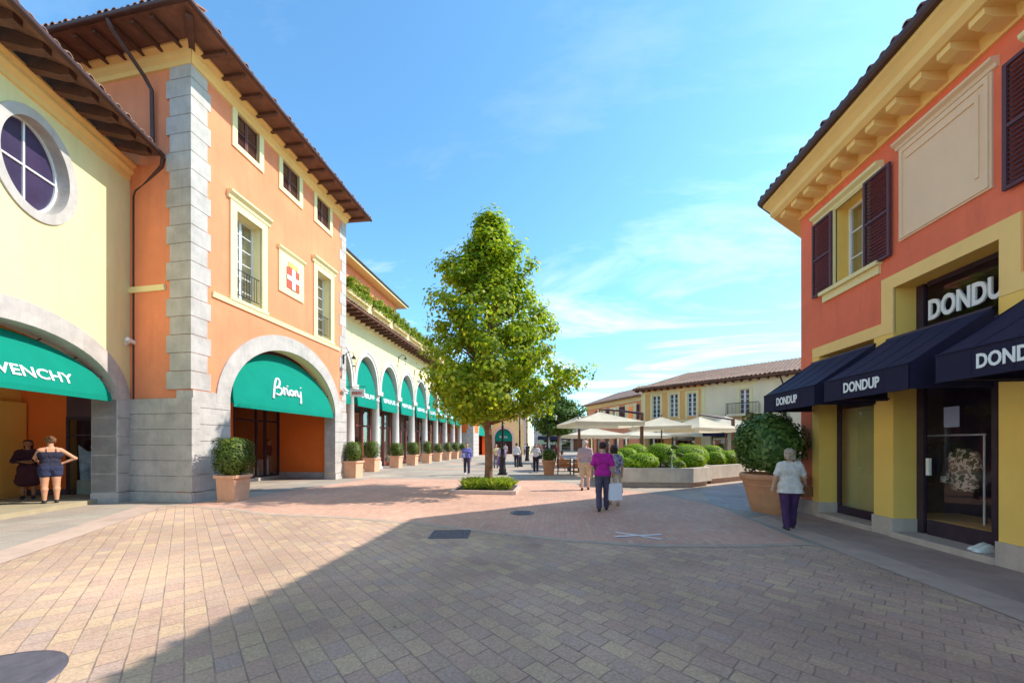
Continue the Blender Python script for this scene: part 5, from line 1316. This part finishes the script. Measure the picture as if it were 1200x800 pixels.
# cafe tables and chairs
for k, (x, y) in enumerate(((1.2, 23.2), (2.9, 23.8), (4.4, 25.4), (1.6, 26.6))):
    t = thing('cafe_table', 'round white cafe table under the parasols, %s from the benches' % ordn[k], 'table', (x, y, 0), 'cafe tables under the parasols')
    mb = MB(); mb.lathe(x, y, [(.42, .72), (.42, .75)], 20); mb.build('tabletop', M['whitepaint'], t)
    mb = MB(); mb.lathe(x, y, [(.24, 0), (.24, .03), (.03, .05), (.03, .72)], 12); mb.build('leg', M['iron'], t)
    for j, (dx_, dy_) in enumerate(((-.75, 0), (.75, .1))):
        cx, cy = x+dx_, y+dy_; sg = 1 if dx_ < 0 else -1
        c = thing('cafe_chair', 'pale wooden cafe chair %s of the %s white cafe table' % ('left' if dx_ < 0 else 'right', ordn[k]), 'chair', (cx, cy, 0), 'cafe chairs')
        mb = MB(); mb.box(cx-.22, cx+.22, cy-.22, cy+.22, .43, .47); mb.build('seat', M['terra_pale'], c)
        mb = MB(); mb.hexa([(cx-sg*.22, cy-.2, .5), (cx-sg*.19, cy-.2, .5), (cx-sg*.19, cy+.2, .5), (cx-sg*.22, cy+.2, .5), (cx-sg*.30, cy-.2, .9), (cx-sg*.27, cy-.2, .9), (cx-sg*.27, cy+.2, .9), (cx-sg*.30, cy+.2, .9)]); mb.build('backrest', M['terra_pale'], c)
        for ax in (-.19, .19):
            for ay in (-.19, .19): mb = MB(); mb.tube([(cx+ax, cy+ay, 0), (cx+ax, cy+ay, .43)], .015, 5); mb.build('leg', M['iron'], c)
# ================================================================== people
def surface_nets(F, o, h):
    s = F < 0
    nx, ny, nz = F.shape
    idx = -np.ones((nx-1, ny-1, nz-1), int)
    cor = [(i, j, k) for i in (0, 1) for j in (0, 1) for k in (0, 1)]
    cnt = sum(s[i:nx-1+i, j:ny-1+j, k:nz-1+k].astype(int) for i, j, k in cor)
    act = (cnt > 0) & (cnt < 8)
    ii = np.argwhere(act); idx[act] = np.arange(len(ii))
    acc = np.zeros((len(ii), 3)); n = np.zeros(len(ii))
    for a in cor:
        for ax in range(3):
            if a[ax] == 1: continue
            b = list(a); b[ax] = 1; b = tuple(b)
            fa = F[ii[:, 0]+a[0], ii[:, 1]+a[1], ii[:, 2]+a[2]]; fb = F[ii[:, 0]+b[0], ii[:, 1]+b[1], ii[:, 2]+b[2]]
            m = (fa < 0) != (fb < 0)
            t = np.where(m, fa/np.where(m, fa-fb, 1), 0)
            p = np.array(a, float)[None]+np.zeros((len(ii), 3)); p[:, ax] = t
            acc[m] += p[m]; n[m] += 1
    V = (ii+acc/n[:, None])*h+np.array(o)
    Q = []
    for ax in range(3):
        u, v = [(1, 2), (2, 0), (0, 1)][ax]
        sl0 = [slice(1, d-1) for d in F.shape]; sl1 = list(sl0); sl0[ax] = slice(0, F.shape[ax]-1); sl1[ax] = slice(1, F.shape[ax])
        A, Bq = s[tuple(sl0)], s[tuple(sl1)]
        for flip, m in ((0, A & ~Bq), (1, ~A & Bq)):
            e = np.argwhere(m); 
            off_ = np.ones(3, int); off_[ax] = 0; e = e+off_
            du = np.zeros(3, int); du[u] = 1; dv = np.zeros(3, int); dv[v] = 1
            g = lambda c: idx[c[:, 0], c[:, 1], c[:, 2]]
            q = np.stack([g(e-du-dv), g(e-dv), g(e), g(e-du)], 1)
            Q.append(q[:, ::-1] if flip else q)
    return V, np.concatenate(Q)

def cone(P, a, b, ra, rb, sy=1.):
    a = np.array(a); b = np.array(b); d = b-a; q = P-a
    t = np.clip((q@d)/max(d@d, 1e-9), 0, 1)
    e = q-t[..., None]*d
    if sy != 1.: e = e*np.array([1, 1/sy, 1])
    return np.sqrt((e*e).sum(-1))-(ra+(rb-ra)*t)
def smin(a, b, k):
    h = np.clip(.5+.5*(b-a)/k, 0, 1); return b+(a-b)*h-k*h*(1-h)
def field(P, prims, k):
    f = None
    for p in prims:
        g = cone(P, *p); f = g if f is None else smin(f, g, k)
    return f

def person(label, x, y, heading, H=1.72, shirt=None, lower=None, hair=None, skin=(.62, .36, .25), shoes=(.03, .03, .03),
           arms=None, legs=((.18, .1), (-.2, .25)), lean=0., sleeve=.6, hem=.90, low_to='ankle', fat=1., step=.016, hair_style='short', neckline=1.475,
           face=False, group=None, z=0., seated=False, skirt=None, strap=False, lw=1., straps=False):
    """legs = per side (thigh swing forward, knee bend); arms = per side (elbow, wrist) in body coordinates"""
    t = thing('person', label, 'person', (x, y, z), group)
    sc = H/1.75
    th = math.atan2(heading[1], heading[0])-math.pi/2; c, s = math.cos(th), math.sin(th)
    J = {}
    dy = lean
    for i, sg in enumerate((-1, 1)):       # left, right
        sw, kb = legs[i]
        hip = np.array([sg*.092, 0, .92]); 
        knee = hip+.43*np.array([sg*.02, math.sin(sw), -math.cos(sw)])
        a2 = sw-kb
        ank = knee+.42*np.array([0, math.sin(a2), -math.cos(a2)])
        J[i] = [hip, knee, ank, a2]
    low = min(J[i][2][2] for i in (0, 1))
    dz = (.075-low) if not seated else 0.
    drop = dz
    for i in (0, 1):
        for k in range(3): J[i][k] = J[i][k]+np.array([0, 0, drop])
    def T(p): return np.array([p[0], p[1]+lean*max(0, p[2]-.95)/.6, p[2]+drop])
    F_ = fat
    torso = [(T((-.075*F_, -.02, .94)), T((.075*F_, -.02, .94)), .118*F_, .118*F_, .92), (T((-.05*F_, 0, 1.10)), T((.05*F_, 0, 1.10)), .105*F_, .105*F_, .88),
             (T((-.085*F_, 0, 1.28)), T((.085*F_, 0, 1.28)), .115*F_, .115*F_, .86), (T((-.15, -.01, 1.405)), T((.15, -.01, 1.405)), .062, .062, .95), (T((-.08, -.01, 1.44)), T((.08, -.01, 1.44)), .05, .05, 1.)]
    neck = [(T((0, -.012, 1.42)), T((0, .008, 1.57)), .056, .052, 1.)]
    hc = T((0, .02, 1.645))
    head = [(hc+np.array([0, -.012, .018]), hc+np.array([0, .005, .02]), .088, .088, 1.08), (hc+np.array([0, .03, -.055]), hc+np.array([0, .045, -.07]), .056, .042, 1.),
            (hc+np.array([0, .095, .0]), hc+np.array([0, .112, -.025]), .010, .016, 1.), (hc+np.array([-.082, -.005, .01]), hc+np.array([-.084, -.008, -.02]), .016, .012, 1.2), (hc+np.array([.082, -.005, .01]), hc+np.array([.084, -.008, -.02]), .016, .012, 1.2)]
    A = {}
    for i, sg in enumerate((-1, 1)):
        sh = T((sg*.185, -.01, 1.395))
        if arms and arms[i]: e, w_ = [T(np.array(q)) for q in arms[i]]
        else:
            sw = .22*(1 if legs[1-i][0] > 0 else -1); e = sh+np.array([sg*.05, .27*math.sin(sw*.8)-.01, -.27]); w_ = e+np.array([0, .05+.24*math.sin(sw), -.235])
        A[i] = (sh, e, w_)
    arm = []
    for i in (0, 1):
        sh, e, w_ = A[i]; arm += [(sh, e, .050, .040, 1.), (e, w_, .041, .027, 1.)]
    hands = []; fing = []
    for i, sg in enumerate((-1, 1)):
        sh, e, w_ = A[i]; d = (w_-e)/np.linalg.norm(w_-e)
        side = np.array([0, 1., 0])-d*d[1]; side /= np.linalg.norm(side)+1e-6; nrm = np.cross(d, side)
        hands += [(w_, w_+d*.075+side*.012, .026, .030, 1.), (w_+d*.02, w_+d*.08-side*.018, .024, .026, 1.)]
        for j, (o_, l) in enumerate(((.032, .065), (.012, .078), (-.008, .072), (-.027, .055))):
            b = w_+d*.085+side*o_; m = b+d*l*.55-nrm*sg*.006; fing.append(([b, m, m+d*l*.42-nrm*sg*.022], [.0095, .0088, .0065]))
        b = w_+d*.03+side*.03; fing.append(([b, b+d*.03+side*.026, b+d*.058+side*.03], [.012, .0105, .008]))
    leg = []; feet = []
    for i, sg in enumerate((-1, 1)):
        hip, knee, ank, a2 = J[i]
        q = knee+(ank-knee)*.3+np.array([0, -.015, 0])
        leg += [(hip, knee, .092*F_*lw, .058*lw, 1.), (knee, q, .055*lw, .056*lw, 1.), (q, ank, .056*lw, .036, 1.)]
        pitch = min(0, a2)*.8 if a2 < -.25 else 0
        f = np.array([sg*.025, math.cos(pitch), math.sin(pitch)]); f /= np.linalg.norm(f)
        heel = ank+np.array([0, -.035, -.045*math.cos(pitch)]); feet += [(heel, ank+f*.13+np.array([0, 0, -.048]), .036, .031, 1.), (heel+np.array([0, .02, .02]), ank, .038, .036, 1.), (ank+f*.04, ank+f*.12+np.array([0, 0, -.04]), .036, .03, 1.)]
    Rm = np.array([[c, -s, 0], [s, c, 0], [0, 0, 1]])
    def out(V): return (V*sc)@Rm.T
    def mesh(name, prims, k, mats, region=None, cut=None, h=step, infl=0., parent=t, extra=None, noise=0.):
        pr_ = [(a, b, ra+infl, rb+infl, sy) for a, b, ra, rb, sy in prims]
        pts = np.array([q for p in pr_ for q in p[:2]]); mr = max(max(p[2], p[3]) for p in pr_)+.03
        lo = pts.min(0)-mr; hi = pts.max(0)+mr; n = np.ceil((hi-lo)/h).astype(int)+2
        G = np.stack(np.meshgrid(*[lo[q]+h*np.arange(n[q]) for q in range(3)], indexing='ij'), -1)
        Fd = field(G, pr_, k)
        if noise: Fd = Fd+noise*np.sin(G[..., 2]*38+3*np.sin(G[..., 0]*14))*np.sin(G[..., 0]*17+G[..., 1]*21)
        if cut is not None: Fd = np.maximum(Fd, cut(G))
        V, Q = surface_nets(Fd, lo, h)
        mi = np.zeros(len(Q), int)
        if region is not None: mi = region(V[Q].mean(1))
        W = [tuple(v) for v in out(V)]; fs = [tuple(q) for q in Q.tolist()]; mi = mi.tolist()
        if extra:
            for (ps, rs, m) in extra:
                tb = MB(); tb.tube([tuple(q) for q in ps], list(rs), 6)
                b0 = len(W); W += [tuple(v) for v in out(np.array(tb.v))]; fs += [tuple(i+b0 for i in f) for f in tb.f]; mi += [m]*len(tb.f)
        me = bpy.data.meshes.new(name); me.from_pydata(W, [], fs)
        for m in mats: me.materials.append(m)
        me.polygons.foreach_set('material_index', mi); me.polygons.foreach_set('use_smooth', [True]*len(fs)); me.update()
        o = bpy.data.objects.new(name, me); COL.objects.link(o); o.parent = parent
        return o
    sk = surf('skin', skin, .55, .06, 8.); shm = surf('shoe_leather', shoes, .6, .1, 6.)
    dk = M['iron']
    ex = [([tuple(p) for p in ps], rs, 0) for ps, rs in fing]
    if face:
        for sg in (-1, 1): ex.append(([hc+np.array([sg*.030-.008, .082, .012]), hc+np.array([sg*.030+.008, .084, .012])], [.009, .009], 2))
        ex.append(([hc+np.array([-.02, .088, -.062]), hc+np.array([.02, .088, -.062])], [.006, .006], 2))
    fp = feet
    def reg(Cn):
        d1 = np.min([cone(Cn, *p) for p in fp], 0); d2 = np.min([cone(Cn, *p) for p in leg], 0)
        return ((d1 < .012) & (d1 < d2+.004)).astype(int)
    mesh('body', torso+neck+head+arm+hands+leg+feet, .022, [sk, shm, dk], reg, extra=ex)
    if shirt:
        m, = shirt if isinstance(shirt, tuple) and not isinstance(shirt[0], float) else (cloth('shirt_cloth', shirt),)
        pr_ = list(torso)
        if sleeve > 0:
            for i in (0, 1):
                sh, e, w_ = A[i]
                if sleeve <= 1: pr_.append((sh, sh+(e-sh)*sleeve, .054, .050, 1.))
                else: pr_ += [(sh, e, .054, .047, 1.), (e, e+(w_-e)*(sleeve-1), .047, .036, 1.)]
        if hem < .86: pr_.append((T((-.08*F_, -.02, hem)), T((.08*F_, -.02, hem)), .125*F_, .125*F_, .95))
        zl, zh = hem+drop, neckline+drop
        if sleeve > 0: cut = lambda G: np.maximum(zl-G[..., 2]+.0*G[..., 0], np.where(np.abs(G[..., 0]) < .085, G[..., 2]-zh, -1.))
        else: cut = lambda G: np.maximum(zl-G[..., 2], G[..., 2]-zh)
        # hem only limits the trunk, not hanging sleeves
        def cut2(G, cut=cut):
            f = cut(G); 
            if sleeve > 1: f = np.where((np.abs(G[..., 0]) > .23*F_), -1., f)
            return f
        mesh('shirt', pr_, .03, [m], None, cut2, infl=.014, noise=.004)
    if straps:
        for sg in (-1, 1):
            tb = MB(); tb.tube([tuple(q) for q in out(np.array([T((sg*.085, .115*F_, 1.33)), T((sg*.085, .06, 1.475)), T((sg*.085, -.03, 1.49)), T((sg*.08, -.115*F_, 1.34))]))], .008, 5)
            o_ = tb.build('shoulder_strap', m); o_.parent = t
    if lower:
        m = lower if not isinstance(lower, tuple) else cloth('trouser_cloth', lower, 9.)
        pr_ = [torso[0]]
        for i in (0, 1):
            hip, knee, ank, a2 = J[i]
            if low_to == 'ankle': pr_ += [(hip, knee, .096*F_*lw, .070*lw, 1.), (knee, knee+(ank-knee)*.93, .068*lw, .060*lw, 1.)]
            elif low_to == 'knee': pr_ += [(hip, hip+(knee-hip)*.88, .10*F_*lw, .090*lw, 1.)]
            else: pr_ += [(hip, hip+(knee-hip)*.34, .10*F_*lw, .098*lw, 1.)]
        if skirt: pr_ += [(T((-.06, 0, .9)), T((-.08, 0, skirt)), .12, .17, 1.), (T((.06, 0, .9)), T((.08, 0, skirt)), .12, .17, 1.)]
        top = 1.03+drop
        mesh('skirt' if skirt else ('shorts' if low_to != 'ankle' else 'trousers'), pr_, .02, [m], None, lambda G: G[..., 2]-top, infl=.010, noise=.003)
    if hair:
        hm = surf('hair', hair, .6, .55, 26., 1., 45)
        hp = [(hc+np.array([0, -.022, .03]), hc+np.array([0, -.005, .035]), .098, .096, 1.06)]
        if hair_style == 'bun': hp.append((hc+np.array([0, -.10, .08]), hc+np.array([0, -.115, .09]), .045, .045, 1.))
        if hair_style == 'long': hp += [(hc+np.array([-.03, -.07, 0]), hc+np.array([-.03, -.085, -.2]), .07, .05, 1.), (hc+np.array([.03, -.07, 0]), hc+np.array([.03, -.085, -.2]), .07, .05, 1.)]
        if hair_style == 'bob': hp += [(hc+np.array([-.045, -.045, 0]), hc+np.array([-.05, -.05, -.085]), .066, .058, 1.), (hc+np.array([.045, -.045, 0]), hc+np.array([.05, -.05, -.085]), .066, .058, 1.)]
        fy, fz = hc[1], hc[2]
        if hair_style == 'balding': cut = lambda G: np.maximum(np.maximum(G[..., 1]-(fy+.03), (fz-.03)-G[..., 2]), G[..., 2]-(fz+.06))
        else: cut = lambda G: np.minimum(np.maximum((G[..., 1]-(fy+.035))*.8+(fz+.02-G[..., 2])*.5, (fz-.075 if hair_style == 'short' else fz-.3)-G[..., 2]), np.maximum(fz+.075-G[..., 2], -9.)+.0)
        mesh('hair', hp, .03, [hm], None, cut, h=min(step, .013), noise=.004)
    return t, A, (lambda p: tuple(np.array([x, y, z])+out(np.array([p]))[0])), sc

def bag(name, label, org, W, D_, Hh, mat, strap=None, rz=0., cat='bag'):
    t = thing(name, label, cat, org)
    c, s = math.cos(rz), math.sin(rz); fr = lambda a, b, z: (org[0]+a*c-b*s, org[1]+a*s+b*c, org[2]+z)
    mb = MB(fr); mb.hexa([(-W*.5, -D_*.5, 0), (W*.5, -D_*.5, 0), (W*.5, D_*.5, 0), (-W*.5, D_*.5, 0), (-W*.49, -D_*.42, Hh), (W*.49, -D_*.42, Hh), (W*.49, D_*.42, Hh), (-W*.49, D_*.42, Hh)]); mb.build('body', mat, t)
    mb = MB(fr)
    if strap: mb.tube([(-W*.4, 0, Hh)]+[fr_ for fr_ in strap]+[(W*.4, 0, Hh)], .009, 5)
    else:
        for q in (-.3, .3): mb.tube([(-W*.25, D_*q, Hh-.01), (-W*.22, D_*q*.5, Hh+.12), (0, 0, Hh+.16), (W*.22, D_*q*.5, Hh+.12), (W*.25, D_*q, Hh-.01)], .006, 5)
    mb.build('handle', mat, t)
    return t
stripe = bpy.data.materials.new('checked_shirt_cloth'); nt, N, L, P_ = nodes(stripe)
tc = N.new('ShaderNodeTexCoord'); wv = N.new('ShaderNodeTexWave'); wv.inputs['Scale'].default_value = 9; wv.inputs['Distortion'].default_value = 1; wv.bands_direction = 'DIAGONAL'; L.new(tc.outputs['Object'], wv.inputs['Vector'])
rp = N.new('ShaderNodeValToRGB'); e = rp.color_ramp.elements; e[0].color = (.33, .20, .24, 1); e[1].color = (.58, .46, .46, 1); L.new(wv.outputs['Fac'], rp.inputs['Fac']); L.new(rp.outputs['Color'], P_.inputs['Base Color']); P_.inputs['Roughness'].default_value = .9
floral = bpy.data.materials.new('floral_blouse_cloth'); nt, N, L, P_ = nodes(floral)
tc = N.new('ShaderNodeTexCoord'); vo = N.new('ShaderNodeTexVoronoi'); vo.inputs['Scale'].default_value = 26; L.new(tc.outputs['Object'], vo.inputs['Vector'])
rp = N.new('ShaderNodeValToRGB'); e = rp.color_ramp.elements; e[0].color = (.04, .05, .16, 1); e[1].color = (.55, .5, .55, 1); L.new(vo.outputs['Color'], rp.inputs['Fac']); L.new(rp.outputs['Color'], P_.inputs['Base Color']); P_.inputs['Roughness'].default_value = .9

# shopper in front of the green-awning porch on the left
person('person in dark tank top and shorts, one hand on the hip, in a sunlit porch', -13.42, 8.34, (-.9, .42), 1.76, (.03, .028, .05), (.035, .04, .085), (.20, .10, .05), (.62, .30, .17),
       arms=(((-.24, .14, 1.20), (-.20, .36, 1.14)), ((.42, -.06, 1.17), (.20, .02, 1.04))), legs=((.03, .04), (-.03, .04)), sleeve=0, hem=.98, neckline=1.36, straps=True, low_to='short', fat=1.08, hair_style='bun', lw=1.12, step=.014, z=.12)
person('dark figure with folded arms added in place of a reflection in the porch glass', -15.0, 8.85, (.75, -.6), 1.68, (.045, .012, .02), (.06, .015, .02), (.03, .015, .012), (.35, .14, .07),  # added dark figure, stands in for the shopper's reflection in the shop glass
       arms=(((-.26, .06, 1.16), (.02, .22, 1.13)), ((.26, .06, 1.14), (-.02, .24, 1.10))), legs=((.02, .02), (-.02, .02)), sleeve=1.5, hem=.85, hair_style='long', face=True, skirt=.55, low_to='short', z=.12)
# man in magenta with a white paper bag
_, A, wp, sc = person('person in magenta short sleeved shirt and dark trousers walking away with a white bag', 1.22, 9.6, (.05, 1), 1.74, (.44, .018, .26), (.085, .072, .115), (.03, .02, .02), (.55, .30, .20), (.04, .03, .035),
       arms=(((-.26, -.04, 1.14), (-.27, .06, .90)), ((.25, -.04, 1.13), (.27, .04, .88))), legs=((-.16, .18), (.16, .06)), hem=.90, sleeve=.8, step=.013, fat=1.04)
w_ = wp(A[1][2]); bag('paper_bag', 'white paper shopping bag carried by the person in the magenta shirt', (w_[0]+.04, w_[1], w_[2]-.60), .34, .14, .42, M['bagwhite'], rz=.25)
person('person in dark patterned blouse and long beige skirt walking beside the magenta shirt', 1.64, 10.5, (.08, 1), 1.66, (floral,), (.62, .46, .28), (.04, .025, .02), (.62, .38, .27), (.3, .2, .12), legs=((.14, .05), (-.14, .15)), hem=.92, sleeve=.7, skirt=.42, low_to='short', hair_style='bob')
# older man in beige shorts
person('person with grey hair in a checked shirt and beige shorts walking towards the cafe', 1.12, 13.75, (.12, 1), 1.85, (stripe,), (.56, .42, .27), (.55, .52, .50), (.68, .42, .32), (.03, .025, .025),
       legs=((-.10, .12), (.22, .12)), hem=.97, sleeve=.85, low_to='knee', hair_style='balding', fat=1.14, step=.015)
# woman in white shirt by the laurel pot
_, A, wp, sc = person('person with short fair hair, loose white shirt and purple trousers by the laurel pot', 4.66, 7.92, (.12, 1), 1.60, (.66, .58, .53), (.065, .028, .085), (.42, .31, .22), (.55, .30, .20), (.05, .04, .045),
       arms=(((-.27, -.02, 1.15), (-.31, .02, .92)), ((.27, -.02, 1.14), (.36, .12, .95))), legs=((-.10, .10), (.16, .05)), hem=.80, sleeve=.75, hair_style='bob', fat=1.16, step=.013)
w_ = wp(A[1][2]); bag('handbag', 'brown handbag with a strap held by the person in the loose white shirt', (w_[0]+.02, w_[1], w_[2]-.22), .26, .10, .2, surf('brown_leather', (.24, .09, .04), .5, .2), rz=.5)
# farther shoppers
_, A, wp, sc = person('person in blue shirt and dark trousers walking left of the tree trunk', -4.83, 19.9, (.25, -1), 1.76, (.16, .16, .48), (.055, .04, .08), (.05, .03, .02), (.60, .36, .26), (.75, .73, .7), legs=((.28, .12), (-.26, .2)), sleeve=1.6, hem=.92, face=True, step=.02)
w_ = wp((.22, .05, .95)); bag('shoulder_bag', 'light shoulder bag hanging at the side of the person in the blue shirt', w_, .26, .1, .24, surf('pale_canvas', (.55, .52, .6), .8, .1), rz=.2)
_, A, wp, sc = person('person in white top and black trousers with one hand raised to the ear', -1.13, 22.2, (-.1, -1), 1.70, (.72, .66, .68), (.03, .022, .035), (.05, .025, .02), (.60, .36, .26), (.03, .03, .03), arms=(None, ((.30, .08, 1.22), (.13, .10, 1.56))), legs=((.05, .05), (-.06, .08)), sleeve=1.5, hem=.92, face=True, step=.02, hair_style='bob')
w_ = wp((-.26, .03, .82)); bag('handbag', 'small black handbag at the side of the person in the white top', w_, .24, .1, .2, M['darkcloth'])
person('person in lilac top and violet skirt behind the nearest lamp post', -3.35, 23.0, (.1, 1), 1.66, (.52, .36, .58), (.17, .08, .30), (.06, .03, .02), (.58, .34, .24), legs=((.1, .1), (-.1, .15)), sleeve=.8, hem=.94, skirt=.45, low_to='short', step=.024, hair_style='bob')
person('person in white shirt and dark trousers right of the nearest lamp post', -2.75, 26.5, (0, 1), 1.76, (.70, .68, .68), (.04, .03, .045), (.05, .03, .02), legs=((.2, .1), (-.2, .2)), sleeve=1.6, hem=.9, step=.024)
person('person in pale yellow top just behind the tree trunk', -4.1, 25.5, (.3, -1), 1.68, (.66, .52, .26), (.20, .16, .2), (.12, .06, .03), legs=((.1, .1), (-.1, .1)), step=.026, face=True, hair_style='bob')
for k, (x, y, col, low, lab) in enumerate([(-3.2, 44, (.05, .03, .06), (.03, .03, .04), 'distant person in black between the lamp posts near the yellow arch'), (-1.0, 40, (.10, .06, .12), (.05, .05, .08), 'distant person in dark grey top behind the raised hand'), (.2, 36, (.26, .04, .10), (.08, .03, .08), 'distant person in maroon top near the second tree'),
                                         (-5.4, 40, (.6, .5, .5), (.2, .15, .2), 'distant person in pale top left of the nearest lamp post'), (-2.0, 52, (.5, .2, .12), (.1, .1, .12), 'farthest person in rust coloured top down the street'), (-4.4, 55, (.55, .55, .6), (.1, .1, .15), 'farthest person in light grey standing before the yellow arch')]):
    person(lab, x, y, (rng.uniform(-.3, .3), 1 if k % 2 else -1), rng.uniform(1.64, 1.8), col, low, (.05, .03, .02), legs=((.15, .1), (-.15, .15)), step=.034, group='distant shoppers down the street')
# people seated at the cafe
for k, (x, y, hd, col, lab) in enumerate([(.45, 23.2, (1, .1), (.62, .34, .28), 'person in salmon top seated at the cafe table nearest the benches'), (1.95, 23.3, (-1, .1), (.62, .55, .52), 'person in cream top seated facing the salmon top at the cafe'), (2.15, 23.8, (1, 0), (.30, .22, .30), 'person in mauve top seated at the second cafe table')]):
    person(lab, x, y, hd, 1.7, col, (.10, .09, .14), (.10, .05, .03), z=-.44, legs=((1.45, 1.45), (1.45, 1.45)), arms=(((-.24, .1, 1.12), (-.16, .34, 1.12)), ((.24, .1, 1.12), (.16, .34, 1.12))), seated=True, step=.024, sleeve=.8, hair_style='bob', group='people at the cafe tables')
person('person in dark top and pale trousers inside the shop behind the orange porch', -14.4, 17.05, (1, -.2), 1.74, (.03, .02, .05), (.42, .36, .30), (.04, .02, .02), z=.16, legs=((.05, .05), (-.05, .05)), sleeve=1.6, hem=.92, step=.022, face=True)
# ------------------------------------------------------------------ camera, light, sky
cam = bpy.data.cameras.new('camera'); co = bpy.data.objects.new('camera', cam); COL.objects.link(co)
co.location = (0, 0, 1.7); co.rotation_euler = (R(90), 0, math.atan(50/430.))
cam.sensor_width = 36; cam.lens = 36*430/1200.; cam.shift_y = .1; cam.clip_end = 2000; cam.clip_start = .05
scn.camera = co
S = Vector((8.5, 2.4, 8.06)).normalized()
el = math.asin(S.z); az = math.atan2(S.x, S.y)
w = bpy.data.worlds.new('World'); scn.world = w; w.use_nodes = True
nt = w.node_tree; N = nt.nodes; L = nt.links
bg = N['Background']; bg.inputs['Strength'].default_value = SKY
sky = N.new('ShaderNodeTexSky'); sky.sky_type = 'NISHITA'; sky.sun_disc = False
sky.sun_elevation = el; sky.sun_rotation = az; sky.air_density = 1.0; sky.dust_density = .4; sky.ozone_density = 2.0; sky.altitude = 100
tc = N.new('ShaderNodeTexCoord')
sep = N.new('ShaderNodeSeparateXYZ'); L.new(tc.outputs['Generated'], sep.inputs[0])
# flat cloud layer: project the view direction onto a plane overhead
mz = N.new('ShaderNodeMath'); mz.operation = 'MAXIMUM'; mz.inputs[1].default_value = .03; L.new(sep.outputs['Z'], mz.inputs[0])
dx = N.new('ShaderNodeMath'); dx.operation = 'DIVIDE'; L.new(sep.outputs['X'], dx.inputs[0]); L.new(mz.outputs[0], dx.inputs[1])
dy = N.new('ShaderNodeMath'); dy.operation = 'DIVIDE'; L.new(sep.outputs['Y'], dy.inputs[0]); L.new(mz.outputs[0], dy.inputs[1])
cb = N.new('ShaderNodeCombineXYZ'); L.new(dx.outputs[0], cb.inputs[0]); L.new(dy.outputs[0], cb.inputs[1])
mp = N.new('ShaderNodeMapping'); mp.inputs['Scale'].default_value = (.55, .95, 1); mp.inputs['Rotation'].default_value = (0, 0, R(12)); mp.inputs['Location'].default_value = CLOUDLOC
L.new(cb.outputs[0], mp.inputs['Vector'])
n1 = N.new('ShaderNodeTexNoise'); n1.inputs['Scale'].default_value = .7; n1.inputs['Detail'].default_value = 9; n1.inputs['Roughness'].default_value = .62; n1.inputs['Distortion'].default_value = .6
L.new(mp.outputs[0], n1.inputs['Vector'])
mr = N.new('ShaderNodeMapRange'); mr.inputs[1].default_value = .50; mr.inputs[2].default_value = .76; mr.inputs[4].default_value = .45
L.new(n1.outputs['Fac'], mr.inputs[0])
mh = N.new('ShaderNodeMapRange'); mh.inputs[1].default_value = .32; mh.inputs[2].default_value = .6; mh.inputs[3].default_value = 2.0; mh.inputs[4].default_value = .45
L.new(sep.outputs['Z'], mh.inputs[0])
mm = N.new('ShaderNodeMath'); mm.operation = 'MULTIPLY'; L.new(mr.outputs[0], mm.inputs[0]); L.new(mh.outputs[0], mm.inputs[1])
mx = N.new('ShaderNodeMixRGB'); mx.inputs[2].default_value = CLOUDCOL
L.new(mm.outputs[0], mx.inputs[0])
tint = N.new('ShaderNodeMixRGB'); tint.blend_type = 'MULTIPLY'; tint.inputs[0].default_value = 1; tint.inputs[2].default_value = SKYTINT
L.new(sky.outputs[0], tint.inputs[1]); L.new(tint.outputs[0], mx.inputs[1])
L.new(mx.outputs[0], bg.inputs['Color'])
sl = bpy.data.lights.new('sun', 'SUN'); sl.energy = SUN; sl.angle = R(.5); sl.color = (1, .95, .86)
so = bpy.data.objects.new('sun', sl); COL.objects.link(so); so.location = (20, 5, 30)
so.rotation_euler = S.to_track_quat('Z', 'Y').to_euler()
vs_ = scn.view_settings
scn.display_settings.display_device = 'sRGB'
vs_.view_transform = 'Standard'; vs_.look = 'None'; vs_.gamma = 1; vs_.use_curve_mapping = False; vs_.exposure = EXPO
scn.render.resolution_x = 1024; scn.render.resolution_y = 682
scn.render.engine = 'CYCLES'
